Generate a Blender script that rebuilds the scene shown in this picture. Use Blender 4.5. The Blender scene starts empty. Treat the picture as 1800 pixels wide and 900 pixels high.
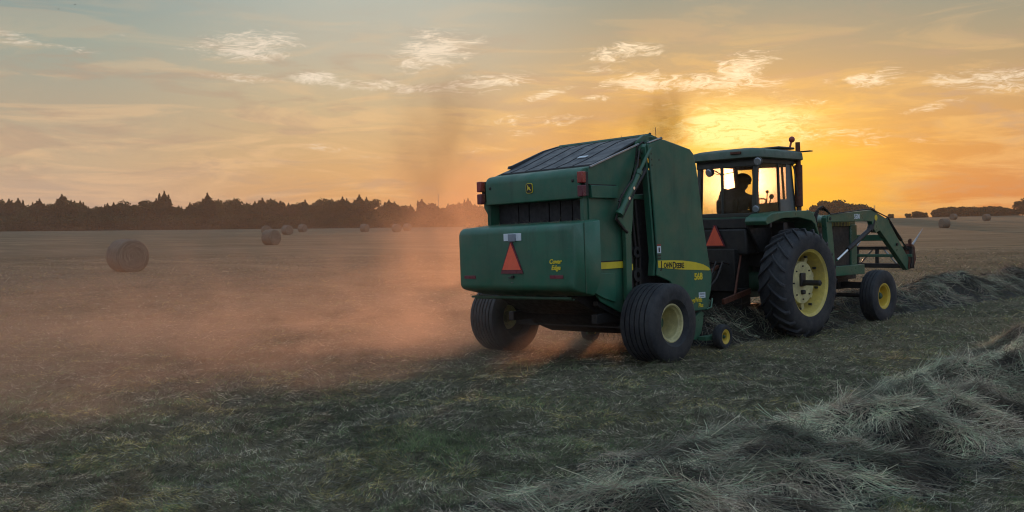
import bpy, bmesh, math, random
import numpy as np
from mathutils import Vector, Matrix
random.seed(7); RNG = np.random.default_rng(11)
scene = bpy.context.scene
COL = scene.collection
rad = math.radians

# ------------------------------------------------------------------ camera
CAM_H = 1.92
cd = bpy.data.cameras.new('camera'); cam = bpy.data.objects.new('camera', cd); COL.objects.link(cam)
cd.lens = 34.0; cd.sensor_width = 36.0; cd.clip_end = 8000; cd.clip_start = 0.05
pitch, roll = rad(2.0), rad(0.54)
fwd = Vector((0, math.cos(pitch), -math.sin(pitch))); r0 = Vector((1, 0, 0)); u0 = r0.cross(fwd)
rt = math.cos(roll) * r0 - math.sin(roll) * u0; upv = rt.cross(fwd)
cam.matrix_world = Matrix(((rt.x, upv.x, -fwd.x, 0), (rt.y, upv.y, -fwd.y, 0), (rt.z, upv.z, -fwd.z, CAM_H), (0, 0, 0, 1)))
scene.camera = cam

# ------------------------------------------------------------------ look
scene.view_settings.view_transform = 'Standard'; scene.view_settings.look = 'None'
scene.view_settings.gamma = 1; scene.view_settings.exposure = 0.0; scene.view_settings.use_curve_mapping = False
scene.render.engine = 'CYCLES'
cy = scene.cycles
cy.use_denoising = True; cy.denoising_input_passes = 'RGB_ALBEDO_NORMAL'; cy.denoising_prefilter = 'ACCURATE'; cy.filter_width = 1.1
cy.volume_step_rate = 2.0; cy.volume_max_steps = 96; cy.volume_bounces = 1
cy.max_bounces = 8; cy.diffuse_bounces = 3; cy.glossy_bounces = 3; cy.transparent_max_bounces = 12; cy.transmission_bounces = 4
cy.caustics_reflective = False; cy.caustics_refractive = False
cy.sample_clamp_indirect = 4.0

# ------------------------------------------------------------------ sun
SUN_AZ, SUN_EL = rad(12.1), rad(2.3)
SUN_DIR = Vector((math.sin(SUN_AZ) * math.cos(SUN_EL), math.cos(SUN_AZ) * math.cos(SUN_EL), math.sin(SUN_EL)))
sd = bpy.data.lights.new('sun', 'SUN'); sun = bpy.data.objects.new('sun', sd); COL.objects.link(sun)
sd.energy = 2.6; sd.angle = rad(1.0); sd.color = (1.0, 0.47, 0.22)
sun.rotation_euler = SUN_DIR.to_track_quat('Z', 'Y').to_euler(); sun.location = (20, 90, 40)

# ------------------------------------------------------------------ node helper
def lin(c):
    return tuple(((v / 255) / 12.92 if v / 255 <= 0.04045 else ((v / 255 + 0.055) / 1.055) ** 2.4) for v in c)
class NT:
    def __init__(s, tree): s.t = tree; s.n = tree.nodes; s.l = tree.links
    def new(s, typ, **kw):
        nd = s.n.new(typ)
        for k, v in kw.items(): setattr(nd, k, v)
        return nd
    def inp(s, sock, v):
        if isinstance(v, bpy.types.NodeSocket): s.l.new(v, sock)
        elif v is not None:
            if hasattr(sock.default_value, '__len__') and hasattr(v, '__len__') and len(sock.default_value) == 4 and len(v) == 3: v = tuple(v) + (1,)
            sock.default_value = v
    def math(s, op, a, b=None, c=None, clamp=False):
        nd = s.new('ShaderNodeMath', operation=op, use_clamp=clamp); s.inp(nd.inputs[0], a)
        if b is not None: s.inp(nd.inputs[1], b)
        if c is not None: s.inp(nd.inputs[2], c)
        return nd.outputs[0]
    def vmath(s, op, a, b=None, out=0):
        nd = s.new('ShaderNodeVectorMath', operation=op); s.inp(nd.inputs[0], a)
        if b is not None: s.inp(nd.inputs[1], b)
        return nd.outputs[out]
    def comb(s, x, y, z):
        nd = s.new('ShaderNodeCombineXYZ'); s.inp(nd.inputs[0], x); s.inp(nd.inputs[1], y); s.inp(nd.inputs[2], z); return nd.outputs[0]
    def sep(s, v): nd = s.new('ShaderNodeSeparateXYZ'); s.inp(nd.inputs[0], v); return nd.outputs
    def noise(s, vec, scale, detail=4, rough=0.55, dist=0.0, out=0):
        nd = s.new('ShaderNodeTexNoise'); s.inp(nd.inputs['Vector'], vec); nd.inputs['Scale'].default_value = scale
        nd.inputs['Detail'].default_value = detail; nd.inputs['Roughness'].default_value = rough; nd.inputs['Distortion'].default_value = dist
        return nd.outputs[out]
    def ramp(s, fac, stops, interp='LINEAR'):
        nd = s.new('ShaderNodeValToRGB'); s.inp(nd.inputs[0], fac); cr = nd.color_ramp; cr.interpolation = interp
        while len(cr.elements) < len(stops): cr.elements.new(0.5)
        for e, (p, c) in zip(cr.elements, stops): e.position = p; e.color = tuple(c) + (1,) if len(c) == 3 else c
        return nd.outputs[0]
    def mix(s, fac, a, b, typ='MIX'):
        nd = s.new('ShaderNodeMix', data_type='RGBA', blend_type=typ); s.inp(nd.inputs[0], fac); s.inp(nd.inputs[6], a); s.inp(nd.inputs[7], b); return nd.outputs[2]
    def mapr(s, v, a, b, c=0.0, d=1.0, smooth=True):
        nd = s.new('ShaderNodeMapRange', interpolation_type='SMOOTHSTEP' if smooth else 'LINEAR'); s.inp(nd.inputs[0], v)
        for i, x in enumerate((a, b, c, d)): s.inp(nd.inputs[1 + i], x)
        return nd.outputs[0]

# ------------------------------------------------------------------ sky (world)
W = bpy.data.worlds.new('World'); scene.world = W; W.use_nodes = True
W.node_tree.nodes.clear(); N = NT(W.node_tree)
tc = N.new('ShaderNodeTexCoord').outputs['Generated']
dx, dy, dz = N.sep(N.vmath('NORMALIZE', tc))
az = N.math('ARCTAN2', dx, dy)                      # azimuth from +Y, right positive
el = N.math('ARCSINE', dz)
D2 = math.pi / 180
elf = N.mapr(el, 0.0, 90 * D2, smooth=False)
def elramp(stops): return N.ramp(N.mapr(el, 0.0, 30 * D2, smooth=False), [(a / 30, lin(c)) for a, c in stops])
left = elramp([(0, (176, 150, 138)), (1.7, (190, 164, 143)), (3.4, (198, 174, 142)), (6.5, (176, 164, 142)), (10, (154, 164, 152)), (13.2, (126, 151, 153)), (18, (132, 160, 170)), (30, (164, 190, 218))])
mid = elramp([(0, (214, 150, 100)), (2, (214, 165, 108)), (4, (206, 170, 122)), (7, (197, 178, 143)), (10, (186, 181, 162)), (13.2, (176, 184, 174)), (18, (150, 165, 170)), (30, (164, 190, 218))])
sunny = elramp([(0, (206, 118, 54)), (1.5, (204, 128, 66)), (4, (202, 144, 80)), (6.5, (192, 156, 108)), (9.5, (160, 150, 124)), (13.2, (122, 143, 138)), (18, (145, 156, 158)), (30, (164, 190, 218))])
azr = N.math('SUBTRACT', az, SUN_AZ)
base = N.mix(N.mapr(az, -26 * D2, -9 * D2), left, mid)
base = N.mix(N.mapr(az, -6 * D2, 9 * D2), base, sunny)
# far from the sun the whole dome cools to dusk grey-blue
cosaz = N.math('COSINE', azr)
dusk = elramp([(0, (150, 152, 168)), (6, (168, 175, 194)), (14, (178, 194, 216)), (30, (172, 197, 226))])
base = N.mix(N.mapr(cosaz, 0.75, -0.1), base, dusk)
# sun-angle glow
dxs = N.math('DIVIDE', azr, 1.0); dys = N.math('SUBTRACT', el, SUN_EL)
def gauss(ax_, ay, sx, sy, ox=0.0, oy=0.0, pw=1):
    a = N.math('DIVIDE', N.math('SUBTRACT', ax_, ox), sx); b = N.math('DIVIDE', N.math('SUBTRACT', ay, oy), sy)
    r2 = N.math('ADD', N.math('MULTIPLY', a, a), N.math('MULTIPLY', b, b))
    return N.math('EXPONENT', N.math('MULTIPLY', N.math('POWER', r2, pw) if pw != 1 else r2, -1.0))
# clouds: wisps shaped by noise, gathered where the evening's clouds stand
cvec = N.comb(N.math('MULTIPLY', az, 1.0), N.math('MULTIPLY', el, 3.4), 0.0)
warp = N.noise(cvec, 9.0, 3, 0.6, out=1)
cv2 = N.vmath('ADD', cvec, N.vmath('SCALE', N.vmath('SUBTRACT', warp, (0.5, 0.5, 0.5)), None))
N.t.nodes[-1]
for nd in N.n:
    if nd.bl_idname == 'ShaderNodeVectorMath' and nd.operation == 'SCALE': nd.inputs['Scale'].default_value = 0.12
wisp = N.math('ADD', N.math('MULTIPLY', N.noise(cv2, 26.0, 6, 0.66, 0.8), 0.6), N.math('MULTIPLY', N.noise(N.vmath('MULTIPLY', cv2, (1.0, 1.7, 1.0)), 75.0, 5, 0.62, 1.2), 0.4))
wispb = N.noise(N.comb(N.math('MULTIPLY', az, 0.5), N.math('MULTIPLY', el, 3.2), 3.0), 14.0, 6, 0.6, 0.8)
def px2(px, py):
    d = fwd + rt * ((px - 900) / 1700) + upv * ((450 - py) / 1700); d.normalize()
    return math.atan2(d.x, d.y), math.asin(d.z)
CL = [  # px, py of the photograph's clouds turned into azimuth and elevation; half sizes; tilt
    (445, 80, 90, 17, 0.08, 1.0), (480, 70, 45, 12, 0.25, .8), (765, 90, 62, 26, 0.2, 1.1), (735, 66, 30, 12, 0.2, .6), (820, 78, 40, 14, 0.3, .6), (1100, 92, 62, 13, 0.1, .9),
    (20, 66, 45, 9, -0.08, .7), (105, 82, 65, 5, -0.1, .5), (195, 55, 35, 4, -0.2, .35), (430, 136, 60, 7, -0.05, .7), (568, 140, 45, 11, -0.05, .95),
    (700, 152, 75, 9, -0.03, .9), (855, 146, 75, 13, 0.1, .85), (1210, 148, 140, 13, -0.02, 1.0), (1130, 132, 90, 10, -0.12, .7), (1300, 128, 60, 22, 0.3, 1.1),
    (1345, 90, 75, 6, 0.05, .55), (960, 166, 45, 7, 0.25, .7), (1052, 172, 34, 6, 0.1, .6), (1290, 164, 20, 5, 0, .6), (1545, 138, 62, 11, 0.05, .8), (1480, 142, 60, 8, 0, .5), (1745, 132, 95, 13, 0.03, .85),
    (1790, 150, 50, 10, 0.1, .6), (1640, 188, 52, 6, 0.2, .7), (1430, 180, 60, 6, -0.1, .6), (1400, 160, 70, 7, 0.0, .4), (1590, 245, 90, 6, -0.08, .5), (1470, 240, 110, 12, -0.1, .7),
    (1660, 285, 60, 10, 0.05, .45), (1760, 290, 70, 10, 0, .4), (960, 212, 110, 12, 0.0, .55), (900, 232, 70, 8, 0, .4), (560, 257, 34, 6, -0.1, .5), (595, 263, 18, 4, 0.1, .5), (640, 276, 40, 5, 0, .4), (310, 312, 40, 5, 0.0, .4),
    (60, 294, 55, 6, 0.1, .45), (130, 292, 35, 5, 0, .35), (215, 306, 50, 4, 0, .45), (420, 304, 60, 6, 0.0, .4), (520, 312, 70, 6, 0, .35), (460, 177, 12, 3, 0, .5), (360, 154, 14, 4, -0.3, .4), (80, 325, 110, 7, -0.1, .3), (1190, 190, 120, 9, 0, .5),
    (1250, 212, 70, 12, 0.0, .9), (1330, 208, 80, 10, -0.05, .9), (840, 265, 60, 7, 0, .4), (690, 262, 60, 6, 0.1, .3), (1560, 290, 60, 8, -0.2, .35), (1500, 300, 80, 8, 0, .3)]
csum = None
for px, py, hw, hh, tilt, st in CL:
    a0, e0 = px2(px, py)
    mp = N.new('ShaderNodeMapping', vector_type='TEXTURE')
    N.inp(mp.inputs[0], N.comb(az, el, 0.0)) if False else None
    mp.inputs['Location'].default_value = (a0, e0, 0); mp.inputs['Rotation'].default_value = (0, 0, tilt); mp.inputs['Scale'].default_value = (hw * 1.9 / 1700, hh * 2.3 / 1700, 1)
    CL_vec = globals().get('CL_vec') or N.comb(az, el, 0.0)
    globals()['CL_vec'] = CL_vec
    N.l.new(CL_vec, mp.inputs[0])
    ln = N.vmath('LENGTH', mp.outputs[0], out=1)
    g = N.mapr(ln, 1.0, 0.0, 0.0, st)
    csum = g if csum is None else N.math('MAXIMUM', csum, g)
wm = N.math('ADD', csum, N.math('MULTIPLY', N.math('SUBTRACT', wisp, 0.53), 4.2))
front = N.mapr(dy, 0.2, 0.5)
cloud = N.math('MULTIPLY', N.mapr(wm, 0.22, 1.2, 0.0, 1.0), N.mapr(csum, 0.02, 0.45), clamp=True)
# thin uneven veil between the wisps
veil = N.mapr(wispb, 0.46, 0.64)
nearsun = gauss(azr, el, 15 * D2, 8 * D2, 0.0, 3.0 * D2)
g_wide = gauss(azr, el, 16 * D2, 5.0 * D2, 0.01, 2.0 * D2)
g_yel = gauss(azr, el, 7.6 * D2, 4.5 * D2, 0.03, 2.0 * D2, 1.4)
g_core = gauss(azr, el, 3.8 * D2, 1.15 * D2, 1.0 * D2, 5.35 * D2)
g_disc = gauss(azr, el, 1.15 * D2, 1.3 * D2, 0.0, 2.1 * D2)
sky = N.mix(N.math('MULTIPLY', veil, N.mapr(el, 15 * D2, 3 * D2, 0.04, 0.50)), base, N.mix(nearsun, lin((236, 196, 150)), lin((255, 200, 70))))
dark = N.math('MULTIPLY', N.mapr(N.noise(N.comb(N.math('MULTIPLY', az, 0.6), N.math('MULTIPLY', el, 3.0), 9.0), 15.0, 5, 0.6, 0.8), 0.48, 0.66), N.mapr(el, 14 * D2, 6 * D2, 0.0, 0.55))
sky = N.mix(dark, sky, lin((176, 150, 130)))
sky = N.mix(N.math('MULTIPLY', g_wide, 0.25), sky, lin((246, 168, 66)))
gy = N.math('MULTIPLY', g_yel, N.mapr(wispb, 0.3, 0.6, 0.70, 1.0))
sky = N.mix(gy, sky, (0.96, 0.54, 0.004))
ccol = N.mix(nearsun, lin((240, 224, 202)), (1.12, 0.93, 0.58))
ccol = N.mix(N.mapr(el, 5.0 * D2, 2.5 * D2), ccol, N.mix(nearsun, lin((226, 184, 140)), lin((250, 190, 90))))
sky = N.mix(N.math('MULTIPLY', cloud, 0.92), sky, ccol)
core = N.math('MULTIPLY', g_core, N.mapr(wisp, 0.36, 0.6, 0.25, 1.7))
glow = N.math('ADD', core, N.math('MULTIPLY', g_disc, 1.2), clamp=True)
sky = N.mix(N.math('MULTIPLY', glow, 0.95), sky, (1.15, 0.93, 0.36))
# ground-side hemisphere
sky = N.mix(N.mapr(el, 0.0, -3 * D2), sky, (0.05, 0.045, 0.04))
bg = N.new('ShaderNodeBackground'); N.inp(bg.inputs[0], sky); bg.inputs[1].default_value = 0.97
ns = N.new('ShaderNodeTexSky', sky_type='NISHITA', sun_disc=False); ns.sun_elevation = SUN_EL; ns.sun_rotation = SUN_AZ
ns.dust_density = 3.0; ns.air_density = 1.0
bg2 = N.new('ShaderNodeBackground'); N.inp(bg2.inputs[0], ns.outputs[0]); bg2.inputs[1].default_value = 0.012
ad = N.new('ShaderNodeAddShader'); N.l.new(bg.outputs[0], ad.inputs[0]); N.l.new(bg2.outputs[0], ad.inputs[1])
wo = N.new('ShaderNodeOutputWorld'); N.l.new(ad.outputs[0], wo.inputs[0])
W.cycles.sampling_method = 'MANUAL'; W.cycles.sample_map_resolution = 1024

# ------------------------------------------------------------------ machine frames
def frame(phi, tilt, o):
    p, q = rad(phi), rad(tilt)
    U = Vector((math.sin(p), math.cos(p), 0)); R = Vector((math.cos(p) * math.cos(q), -math.sin(p) * math.cos(q), math.sin(q))); Z = R.cross(U)
    return Matrix(((R.x, U.x, Z.x, o[0]), (R.y, U.y, Z.y, o[1]), (R.z, U.z, Z.z, o[2]), (0, 0, 0, 1)))
MB_BALER = frame(45.0, 2.0, (0.948, 14.113, -0.052))
MB_TRAC = frame(47.5, 1.0, (3.917, 16.636, -0.020))
UB = np.array([math.sqrt(.5), math.sqrt(.5)]); RB = np.array([math.sqrt(.5), -math.sqrt(.5)]); OB = np.array([0.948, 14.113])

def at_coords(x, y):      # along / across the mowing direction, from the baler's axle
    return (x - OB[0]) * UB[0] + (y - OB[1]) * UB[1], (x - OB[0]) * RB[0] + (y - OB[1]) * RB[1]
def vnoise(x, y, seed=0, s=1.0):
    x = np.asarray(x, float) / s; y = np.asarray(y, float) / s
    xi = np.floor(x).astype(np.int64); yi = np.floor(y).astype(np.int64); fx = x - xi; fy = y - yi
    fx = fx * fx * (3 - 2 * fx); fy = fy * fy * (3 - 2 * fy)
    def h(a, b):
        n = (a * 374761393 + b * 668265263 + seed * 974634777) & 0xffffffff
        n = ((n ^ (n >> 13)) * 1274126177) & 0xffffffff
        return ((n ^ (n >> 16)) & 0xffff) / 65535.0
    return (h(xi, yi) * (1 - fx) + h(xi + 1, yi) * fx) * (1 - fy) + (h(xi, yi + 1) * (1 - fx) + h(xi + 1, yi + 1) * fx) * fy
def sstep(v, a, b):
    t = np.clip((v - a) / (b - a), 0, 1); return t * t * (3 - 2 * t)
def terrain(x, y):
    x = np.asarray(x, float); y = np.asarray(y, float)
    a, t = at_coords(x, y)
    z = 0.14 * (np.tanh(0.25 * t) - math.tanh(0.37)) * np.exp(-np.clip(np.hypot(x, y) - 20, 0, None) / 60)
    z += 0.42 * sstep(y, 60, 190) * sstep(-x, -30, 40)
    z += 2.35 * np.exp(-((x - 190) / 120) ** 2 - ((y - 300) / 150) ** 2) + 0.35 * sstep(y, 80, 260) * sstep(x, -30, 60)
    z -= 3.0 * sstep(y, 420, 1200)
    return z
def tz(x, y): return float(terrain(x, y))
def micro(x, y):
    d = np.hypot(x, y); k = np.exp(-d / 30)
    return k * (0.08 * (vnoise(x, y, 3, 0.6) - .5) + 0.12 * (vnoise(x, y, 4, 0.24) - .5) + 0.03 * (vnoise(x, y, 5, 0.09) - .5))

# ------------------------------------------------------------------ object helpers
def tag(o, label=None, cat=None, group=None, kind=None):
    if label: o['label'] = label
    if cat: o['category'] = cat
    if group: o['group'] = group
    if kind: o['kind'] = kind
    return o
def empty(name, M):
    o = bpy.data.objects.new(name, None); COL.objects.link(o); o.empty_display_size = .2; o.matrix_world = M; return o
def link(name, me, mat=None, parent=None, smooth=35, bevel=0.0, bseg=2):
    o = bpy.data.objects.new(name, me); COL.objects.link(o)
    if mat is not None and not me.materials: me.materials.append(mat)
    if parent is not None: o.parent = parent
    if smooth:
        me.polygons.foreach_set('use_smooth', [True] * len(me.polygons)); me.set_sharp_from_angle(angle=rad(smooth))
    if bevel:
        b = o.modifiers.new('bevel', 'BEVEL'); b.width = bevel; b.segments = bseg; b.limit_method = 'ANGLE'; b.angle_limit = rad(40); b.harden_normals = False
    return o
class MB:
    def __init__(s): s.v = []; s.f = []; s.m = []; s.mi = 0
    def add(s, vs, fs):
        o = len(s.v); s.v += [tuple(v) for v in vs]; s.f += [tuple(i + o for i in f) for f in fs]; s.m += [s.mi] * len(fs); return s
    def box(s, x0, x1, y0, y1, z0, z1, M=None):
        vs = [Vector((x, y, z)) for z in (z0, z1) for y in (y0, y1) for x in (x0, x1)]
        if M: vs = [M @ v for v in vs]
        return s.add(vs, [(0, 2, 3, 1), (4, 5, 7, 6), (0, 1, 5, 4), (2, 6, 7, 3), (0, 4, 6, 2), (1, 3, 7, 5)])
    def side(s, poly, x0, x1):           # polygon of (y, z) given across x0..x1
        n = len(poly); vs = [(x0, y, z) for y, z in poly] + [(x1, y, z) for y, z in poly]
        return s.add(vs, [tuple(range(n)), tuple(range(2 * n - 1, n - 1, -1))] + [(i, i + n, (i + 1) % n + n, (i + 1) % n) for i in range(n)])
    def back(s, poly, y0, y1):           # polygon of (x, z)
        n = len(poly); vs = [(x, y0, z) for x, z in poly] + [(x, y1, z) for x, z in poly]
        return s.add(vs, [tuple(range(n)), tuple(range(2 * n - 1, n - 1, -1))] + [(i, i + n, (i + 1) % n + n, (i + 1) % n) for i in range(n)])
    def tube(s, pts, r, n=10, caps=True):
        pts = [Vector(p) for p in pts]; rs = r if isinstance(r, (list, tuple)) else [r] * len(pts); vs = []
        for i, p in enumerate(pts):
            d = (pts[min(i + 1, len(pts) - 1)] - pts[max(i - 1, 0)]).normalized()
            a = d.cross(Vector((0, 0, 1)) if abs(d.z) < .95 else Vector((1, 0, 0))).normalized(); b = a.cross(d)
            if i and (a.dot(pa) < 0): a = -a; b = -b
            pa = a
            vs += [p + rs[i] * (math.cos(q) * a + math.sin(q) * b) for q in [2 * math.pi * k / n for k in range(n)]]
        fs = [(i * n + k, i * n + (k + 1) % n, (i + 1) * n + (k + 1) % n, (i + 1) * n + k) for i in range(len(pts) - 1) for k in range(n)]
        if caps: fs += [tuple(range(n - 1, -1, -1)), tuple(range((len(pts) - 1) * n, len(pts) * n))]
        return s.add(vs, fs)
    def lathe_x(s, prof, cx, cy_, cz, n=48, close=False, caps=False):   # prof of (x, r) around an axis along x
        vs = [(cx + x, cy_ + r * math.cos(2 * math.pi * k / n), cz + r * math.sin(2 * math.pi * k / n)) for x, r in prof for k in range(n)]
        m = len(prof); fs = []
        for i in range(m if close else m - 1):
            j = (i + 1) % m
            fs += [(i * n + k, i * n + (k + 1) % n, j * n + (k + 1) % n, j * n + k) for k in range(n)]
        if caps:
            fs += [tuple(range(n - 1, -1, -1)), tuple(range((m - 1) * n, m * n))]
        return s.add(vs, fs)
    def ball(s, c, r, sx=1, sy=1, sz=1, n=14, m=9):
        vs = []; fs = []
        for i in range(m + 1):
            th = math.pi * i / m
            vs += [(c[0] + sx * r * math.sin(th) * math.cos(2 * math.pi * k / n), c[1] + sy * r * math.sin(th) * math.sin(2 * math.pi * k / n), c[2] + sz * r * math.cos(th)) for k in range(n)]
        fs = [(i * n + k, (i + 1) * n + k, (i + 1) * n + (k + 1) % n, i * n + (k + 1) % n) for i in range(m) for k in range(n)]
        return s.add(vs, fs)
    def build(s, name, mat, parent=None, smooth=35, bevel=0.0, bseg=2, mats=None):
        me = bpy.data.meshes.new(name); me.from_pydata(s.v, [], s.f)
        bm = bmesh.new(); bm.from_mesh(me); bmesh.ops.remove_doubles(bm, verts=bm.verts, dist=1e-5); bmesh.ops.recalc_face_normals(bm, faces=bm.faces); bm.to_mesh(me); bm.free()
        return link(name, me, mat, parent, smooth, bevel, bseg)
def split_loose(o, name):
    bm = bmesh.new(); bm.from_mesh(o.data); bm.verts.ensure_lookup_table(); seen = set(); groups_ = []
    for v in bm.verts:
        if v.index in seen: continue
        st_ = [v]; seen.add(v.index); g = []
        while st_:
            w = st_.pop(); g.append(w.index)
            for e in w.link_edges:
                q_ = e.other_vert(w)
                if q_.index not in seen: seen.add(q_.index); st_.append(q_)
        groups_.append(set(g))
    for g in groups_:
        b2 = bm.copy(); b2.verts.ensure_lookup_table(); bmesh.ops.delete(b2, geom=[v for v in b2.verts if v.index not in g], context='VERTS')
        me = bpy.data.meshes.new(name); b2.to_mesh(me); b2.free()
        for m_ in o.data.materials: me.materials.append(m_)
        c = o.copy(); c.data = me; c.name = name; COL.objects.link(c)
    bm.free(); bpy.data.objects.remove(o)
def bar(p0, p1, w, h):                   # a rectangular bar between two points
    p0 = Vector(p0); p1 = Vector(p1); d = p1 - p0; L = d.length; d.normalize()
    a = d.cross(Vector((0, 0, 1)) if abs(d.z) < .97 else Vector((0, 1, 0))).normalized(); b = a.cross(d)
    return Matrix(((a.x, d.x, b.x, p0.x), (a.y, d.y, b.y, p0.y), (a.z, d.z, b.z, p0.z), (0, 0, 0, 1))), L
def addbar(mb, p0, p1, w, h):
    M, L = bar(p0, p1, w, h); return mb.box(-w / 2, w / 2, 0, L, -h / 2, h / 2, M)

# ------------------------------------------------------------------ materials
def mat(name, col, rough=0.5, metal=0.0, var=0.12, scale=6.0, bump=0.0, bscale=40.0, dust=0.0, dustcol=(0.16, 0.12, 0.08), spec=0.5, coat=0.0, streak=False):
    m = bpy.data.materials.new(name); m.use_nodes = True; m.node_tree.nodes.clear(); n = NT(m.node_tree)
    tco = n.new('ShaderNodeTexCoord').outputs['Object']
    f = n.noise(tco, scale, 6, 0.65)
    c = n.mix(n.mapr(f, 0.3, 0.7), tuple(v * (1 - var) for v in col), tuple(min(1, v * (1 + var)) for v in col))
    if dust:
        vec = tco
        f2 = n.noise(vec, 2.3, 8, 0.7, 0.4); f3 = n.noise(vec, 45, 3, 0.6)
        df = n.math('MULTIPLY', n.mapr(n.math('ADD', f2, n.math('MULTIPLY', f3, 0.25)), 0.45, 0.85), dust, clamp=True)
        c = n.mix(df, c, dustcol)
    if streak:
        sv = n.noise(n.vmath('MULTIPLY', tco, (7.0, 7.0, .7)), 1.0, 6, .7); c = n.mix(n.math('MULTIPLY', n.mapr(sv, .5, .75), .45), c, tuple(v * .45 for v in col))
        sc_ = n.noise(n.vmath('MULTIPLY', tco, (3.0, 3.0, 60.0)), 1.0, 3, .6); c = n.mix(n.math('MULTIPLY', n.mapr(sc_, .70, .76), .35), c, (0.16, .18, .14))
    p = n.new('ShaderNodeBsdfPrincipled'); n.inp(p.inputs['Base Color'], c)
    r = n.mapr(n.noise(tco, scale * 2.3, 5, 0.6), 0.3, 0.75, max(rough - .12, .03), min(rough + .15, 1))
    n.inp(p.inputs['Roughness'], r); p.inputs['Metallic'].default_value = metal; p.inputs['Specular IOR Level'].default_value = spec; p.inputs['Coat Weight'].default_value = coat
    if bump:
        b = n.new('ShaderNodeBump'); b.inputs['Strength'].default_value = bump; b.inputs['Distance'].default_value = 0.01
        n.inp(b.inputs['Height'], n.noise(tco, bscale, 5, 0.7)); n.l.new(b.outputs[0], p.inputs['Normal'])
    o = n.new('ShaderNodeOutputMaterial'); n.l.new(p.outputs[0], o.inputs[0]); return m
GREEN = mat('green_paint', (0.018, 0.122, 0.07), 0.42, var=0.14, scale=1.6, dust=0.5, dustcol=(0.085, 0.12, 0.078), bump=0.16, bscale=4, streak=True)
GREEN_D = mat('green_paint_worn', (0.018, 0.085, 0.045), 0.55, var=0.25, scale=3, dust=0.55, dustcol=(0.075, 0.07, 0.05), bump=0.15)
GREEN_T = mat('tractor_green_paint', (0.03, 0.125, 0.07), 0.38, var=0.15, scale=3, dust=0.3, dustcol=(0.12, 0.115, 0.085), bump=0.04)
BLACK = mat('black_metal', (0.012, 0.012, 0.013), 0.55, var=0.3, dust=0.35, dustcol=(0.05, 0.045, 0.038))
BELT = mat('dark_cover', (0.03, 0.034, 0.04), 0.5, var=0.15, scale=3, dust=0.25, dustcol=(0.07, 0.065, 0.06))
SLAT = mat('black_belt_rubber', (0.012, 0.011, 0.014), 0.7, var=0.3, dust=0.2, dustcol=(0.03, 0.028, 0.026))
RUBBER = mat('tyre_rubber', (0.016, 0.018, 0.023), 0.75, var=0.25, scale=4, dust=0.65, dustcol=(0.06, 0.058, 0.056), bump=0.35, bscale=60)
YEL = mat('yellow_paint', (0.72, 0.50, 0.05), 0.45, var=0.12, scale=5, dust=0.5, dustcol=(0.30, 0.22, 0.10))
YELW = mat('pale_weathered_yellow', (0.62, 0.56, 0.26), 0.6, var=0.2, scale=7, dust=0.6, dustcol=(0.28, 0.24, 0.16), bump=0.2)
YDEC = mat('yellow_decal', (0.75, 0.58, 0.03), 0.4, var=0.06, dust=0.15)
KDEC = mat('black_decal', (0.01, 0.015, 0.012), 0.4, var=0.05)
WDEC = mat('white_decal', (0.62, 0.68, 0.72), 0.5, var=0.06)
GDEC = mat('grey_decal', (0.22, 0.25, 0.29), 0.5, var=0.1)
REDL = mat('red_lens', (0.30, 0.03, 0.025), 0.3, var=0.15, dust=0.3)
REDD = mat('dark_red_lens', (0.13, 0.012, 0.03), 0.35, var=0.15, dust=0.25)
REFL = mat('dark_red_reflector', (0.16, 0.012, 0.035), 0.35, var=0.15, dust=0.3)
SMVO = mat('fluorescent_orange', (1.0, 0.13, 0.06), 0.5, var=0.08, dust=0.15)
RUST = mat('rusty_metal', (0.10, 0.032, 0.016), 0.75, var=0.35, scale=12, bump=0.2)
STEEL = mat('worn_steel', (0.35, 0.35, 0.36), 0.35, metal=0.9, var=0.2, dust=0.3)
CHROME = mat('chrome_rod', (0.7, 0.7, 0.7), 0.2, metal=1.0, var=0.1)
LENS = mat('lamp_lens', (0.35, 0.36, 0.38), 0.15, var=0.1, metal=0.5)
SEATM = mat('seat_vinyl', (0.03, 0.025, 0.02), 0.7, var=0.2)
HOSE = mat('hose_rubber', (0.02, 0.014, 0.012), 0.6, var=0.2)
CLOTH = mat('dark_work_shirt', (0.035, 0.03, 0.028), 0.9, var=0.2, bump=0.2)
SKIN = mat('skin', (0.33, 0.18, 0.12), 0.6, var=0.08)
GRILLE = mat('grille_yellow', (0.32, 0.27, 0.04), 0.6, var=0.3, dust=0.4)
def glass_mat():
    m = bpy.data.materials.new('dusty_cab_glass'); m.use_nodes = True; m.node_tree.nodes.clear(); n = NT(m.node_tree)
    tco = n.new('ShaderNodeTexCoord').outputs['Object']
    t = n.new('ShaderNodeBsdfTransparent'); t.inputs[0].default_value = (0.985, 0.97, 0.93, 1)
    g = n.new('ShaderNodeBsdfGlossy'); g.inputs['Roughness'].default_value = 0.06
    d = n.new('ShaderNodeBsdfTranslucent'); d.inputs[0].default_value = (0.75, 0.55, 0.22, 1)
    fr = n.new('ShaderNodeFresnel'); fr.inputs[0].default_value = 1.22
    m1 = n.new('ShaderNodeMixShader'); n.l.new(fr.outputs[0], m1.inputs[0]); n.l.new(t.outputs[0], m1.inputs[1]); n.l.new(g.outputs[0], m1.inputs[2])
    m2 = n.new('ShaderNodeMixShader'); n.inp(m2.inputs[0], n.mapr(n.noise(tco, 3.0, 6, 0.65), 0.3, 0.8, 0.02, 0.12)); n.l.new(m1.outputs[0], m2.inputs[1]); n.l.new(d.outputs[0], m2.inputs[2])
    o = n.new('ShaderNodeOutputMaterial'); n.l.new(m2.outputs[0], o.inputs[0]); return m
GLASS = glass_mat()

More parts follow.
